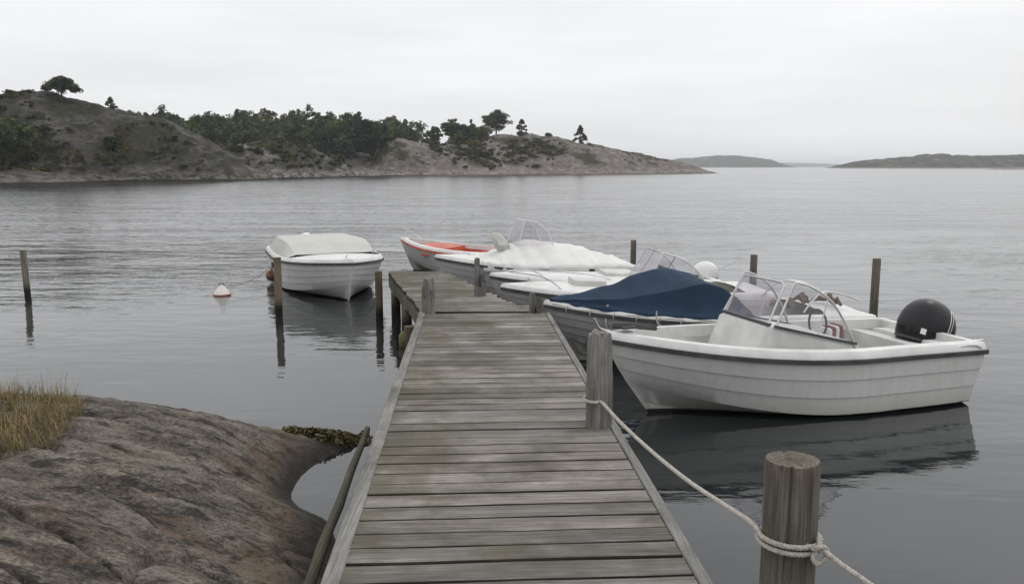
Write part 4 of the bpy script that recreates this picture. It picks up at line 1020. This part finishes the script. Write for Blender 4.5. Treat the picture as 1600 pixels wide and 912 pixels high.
for sg in (1, -1):
    pb = [(x1 - .02, sg * .42, 1.03), (x0, sg * .44, 1.05), (x0 + .1, sg * .40, 1.30), (x0 + .28, sg * .36, 1.46), (x1 - .18, sg * .34, 1.50)]
    pane(b3, pb if sg > 0 else pb[::-1])
    rail(b3, [(x1, sg * .41, 1.02), (x1 - .16, sg * .33, 1.50), (x0 + .28, sg * .36, 1.465), (x0 + .1, sg * .40, 1.30), (x0 - .02, sg * .44, 1.04)], .012, 'whitetube')
rail(b3, [(x1 - .16, -.33, 1.50), (x1 - .16, .33, 1.50)], .012, 'whitetube')
mm = MB(); q = random.Random(4)
cl = []
for i in range(7):
    t = i / 6; r_ = .03 + .14 * math.sin(PI * min(1, t * .85 + .1))
    cl.append([(L3 * .70 - .20 * t + r_ * .9 * math.cos(a) * q.uniform(.8, 1.15), .18 + r_ * 1.1 * math.sin(a) * q.uniform(.8, 1.15), 1.26 - .42 * t) for a in np.linspace(0, 2 * PI, 12, endpoint=False)])
mm.loft(cl).build('canvas_bundle', MAT['canvas'], b3, True)

# --- orange boat
b2, L2 = boat_root('rowing_boat', 'pale wooden boat with bright orange rim and interior at the far pier end', (0.45, 19.0), (-2.72, 20.4))
H2 = Hull(L2, 1.6, .50, .50, .72, rake=.45, fine=2.6)
H2.build(b2, 'gel_grey', foredeck=.93, rub='orange', rimmat='gel_deck', linermat='orange', floor=.3)
rail(b2, [(L2 - .12, 0, .76), (L2 - .06, 0, .98), (L2 - .12, .05, 1.0), (L2 - .5, .25, .92), (L2 - .9, .5, .78)], .014, 'metal', 'bow_rail', 4)
for x in (1.2, 2.3): MB().box((x, -.68, .44), (x + .22, .68, .48)).build('thwart', MAT['orange'], b2)
MB().loft([csec(L2 * .58, .62, .60, .4, .08), csec(L2 * .66, .60, .62, .4, .08), csec(L2 * .8, .40, .66, .4, .08)]).build('folded_cover', MAT['orange'], b2, True)

# --- canopy boat
b1, L1 = boat_root('motorboat', 'white clinker-style boat with beige canvas canopy, bow towards the camera', (-4.78, 19.4), (-2.92, 15.12))
H1 = Hull(L1, 2.08, .62, .62, .74, rake=.45, fine=3.4, strakes=4)
H1.build(b1, 'gel', foredeck=.58, floor=.12, aftdeck=.05)
rings = []
for u in [.06, .10, .18, .28, .40, .50, .56, .60, .64, .67]:
    b = H1.bg(u) - .05; zs_ = H1.sh(u) + .085
    zr = float(np.interp(u, [.06, .10, .3, .50, .56, .60, .67], [.92, .99, 1.01, 1.0, .97, .90, .80])); zr = max(zr, zs_ + .01)
    half = [(b, zs_ - .03), (b * .985, zs_ + .02), (b * .92, zs_ + (zr - zs_) * .45), (b * .83, zs_ + (zr - zs_) * .93), (b * .72, zs_ + (zr - zs_) * .985), (b * .4, zr - .004 + .008 * math.sin(u * 37)), (0, zr)]
    x = H1.X(u, zs_); rings.append([(x, y, z) for y, z in half] + [(x, -y, z) for y, z in half[-2::-1]])
rings.insert(0, [(rings[0][0][0] - .06, y * .98, max(H1.sh(.05) + .05, z - .35 if z > .8 else z)) for _, y, z in rings[0]])
t1 = MB().loft(densify(rings, 2), closed=False).build('canopy', MAT['canvas'], b1, True)
wrinkle(t1, .025, 3, 3, 29)
crease(t1, 13, (3, 9), .55)
sm = t1.modifiers.new('sub', 'SUBSURF'); sm.levels = sm.render_levels = 2
sl = t1.modifiers.new('th', 'SOLIDIFY'); sl.thickness = .006
outboard(b1, -.12, .55, .42, .50, .36, 'engwhite', tilt=R(8), stripe=False)
for x, y, s_ in ((1.75, 0, .07), (2.25, 0, .035)):
    u = x / L1; yy = -(H1.bg(u) * .985)
    MB().box((x - s_, yy - .035, .40), (x + s_, yy + .05, .40 + s_ * 1.7)).build('hull_vent', MAT['trim'], b1)
rail(b1, [(L1 - .25, -.06, .84), (L1 - .2, -.06, .88), (L1 - .1, -.06, .88), (L1 - .06, -.06, .84)], .01, 'metal', 'bow_cleat', 3)
rail(b1, [(L1 - .9, .6, .80), (L1 - .9, .62, .92)], .012, 'metal', 'stanchion')
rail(b1, [(L1 - .03, 0, .72), (L1 - .14, 0, .40), (L1 - .28, 0, .16), (L1 - .40, 0, -.02)], .018, 'gel_deck', 'stem_band', 3)

# ------------------------------------------------------------------ buoy, fender, lines
bu = tag(empty('mooring_buoy', (-5.71, 16.2, 0)), 'small pale conical buoy floating left of the canopy boat', 'buoy')
prof = [(-.12, .10), (-.03, .165), (.0, .17), (.03, .165), (.08, .135), (.14, .085), (.18, .05), (.20, .02)]
def lathe(prof, n=28): return [[(r_ * math.cos(2 * PI * k / n), r_ * math.sin(2 * PI * k / n), z) for k in range(n)] for z, r_ in prof]
MB().loft(lathe(prof[3:])).build('float_body', MAT['buoy'], bu, True)
MB().loft(lathe(prof[:4])).build('waterline_band', MAT['buoyred'], bu, True)
MB().tube([(.05 * math.cos(a), 0, .205 + .028 * math.sin(a)) for a in np.linspace(-.4, PI + .4, 10)], .009, 6).build('lifting_eye', MAT['trim'], bu, True)
o = MB().tube(spline([(-5.66, 16.2, .17), (-5.45, 16.7, .17), (-5.25, 17.4, .28), (-5.12, 18.3, .50)], 6), .010, 6).build('mooring_line', MAT['rope'], None, True)
tag(o, 'thin slack line from the pale buoy to the canopy boat stern', 'rope')
fd = tag(empty('fender', (-5.22, 17.95, .16)), 'rusty orange and black fender hanging off the canopy boat side', 'fender')
MB().loft(lathe([(-.12, .03), (-.10, .09), (-.04, .125), (.0, .13)])).build('black_half', MAT['trim'], fd, True)
MB().loft(lathe([(.0, .13), (.04, .125), (.10, .09), (.12, .03), (.17, .02)])).build('rusty_half', MAT['rust'], fd, True)
fl = MB().loft([[(x * s_, y * s_, z) for x, y in [(math.cos(a), math.sin(a)) for a in np.linspace(0, 2 * PI, 14, endpoint=False)]] for z, s_ in ((-.1, .07), (.05, .085), (.15, .08), (.2, .04))]).build('float_fender', MAT['yellowfloat'], None, True)
fl.location = (-1.52, 11.55, 0); tag(fl, 'mossy yellow float in the water under the far pier edge', 'float')

# ------------------------------------------------------------------ grass on the near rock
def blades(n, cx, cy, rx, ry, hmin, hmax, mat, name, label, seed, width=.0026):
    r = np.random.default_rng(seed)
    a = r.random(n) * 2 * PI; q = np.sqrt(r.random(n)); x = cx + rx * q * np.cos(a); y_ = cy + ry * q * np.sin(a)
    keep = fbm(x * 4, y_ * 4, seed, 2) > -.12; x, y_ = x[keep], y_[keep]; n = len(x)
    z = rock_h(x[None, :], y_[None, :])[0] - .01
    h = r.uniform(hmin, hmax, n); d = r.random(n) * 2 * PI; ben = r.uniform(.15, .9, n) * h; wd = r.uniform(.6, 1.4, n) * width
    V = []; 
    for k, t in enumerate((0, .35, .7, 1.0)):
        px = x + np.cos(d) * ben * t ** 1.8; py = y_ + np.sin(d) * ben * t ** 1.8; pz = z + h * (t - .28 * t ** 3 * (ben / h))
        w = wd * (1 - .8 * t)
        V += [np.stack([px - np.sin(d) * w, py + np.cos(d) * w, pz], -1), np.stack([px + np.sin(d) * w, py - np.cos(d) * w, pz], -1)]
    V = np.stack(V, 1).reshape(-1, 3); b = np.arange(n)[:, None] * 8
    F = np.concatenate([np.concatenate([b + 2 * k, b + 2 * k + 1, b + 2 * k + 3, b + 2 * k + 2], 1) for k in range(3)])
    return tag(fast_obj(name, V, F, mat), label, 'grass', kind='stuff')
def grass_mat():
    t = NT('dry_grass', 0.8, 0.2); p = t.geo.outputs['Position']
    n = t.noise(p, 7.0, 3, 0.6); n2 = t.noise(p, 90.0, 2, 0.6)
    t.col(t.ramp(t.math('ADD', t.math('MULTIPLY', n, .6), t.math('MULTIPLY', n2, .4)), [(0.40, (0.085, 0.085, 0.03)), (0.5, (0.21, 0.165, 0.07)), (0.60, (0.37, 0.26, 0.14))])); return t.m
GM = grass_mat()
blades(4200, -3.85, 5.65, .66, .98, .07, .22, GM, 'grass_tuft', 'golden dry grass tuft on the rock at the left edge', 3)
blades(130, -4.0, 6.3, .55, .45, .18, .34, GM, 'grass_stalks', 'thin tall grass stalks along the rock ridge', 4, .002)

# seaweed fringe at the tip of the rock
r = np.random.default_rng(8); q = r.random(260)
C = np.stack([-2.0 + .66 * q + r.normal(size=260) * .03, 7.26 + .16 * q + r.normal(size=260) * .06, np.zeros(260)], -1)
C[:, 2] = np.maximum(rock_h(C[None, :, 0], C[None, :, 1])[0], -.02) + .015
V, F = leaf_quads(C, .016, 30, np.full(260, .05), .6)
o = fast_obj('seaweed', V, F, simple('bladder_wrack', (0.075, 0.060, 0.018), 0.5, var=0.7, scale=14))
tag(o, 'yellow-brown seaweed heaped on the tip of the rock', 'seaweed', kind='stuff')
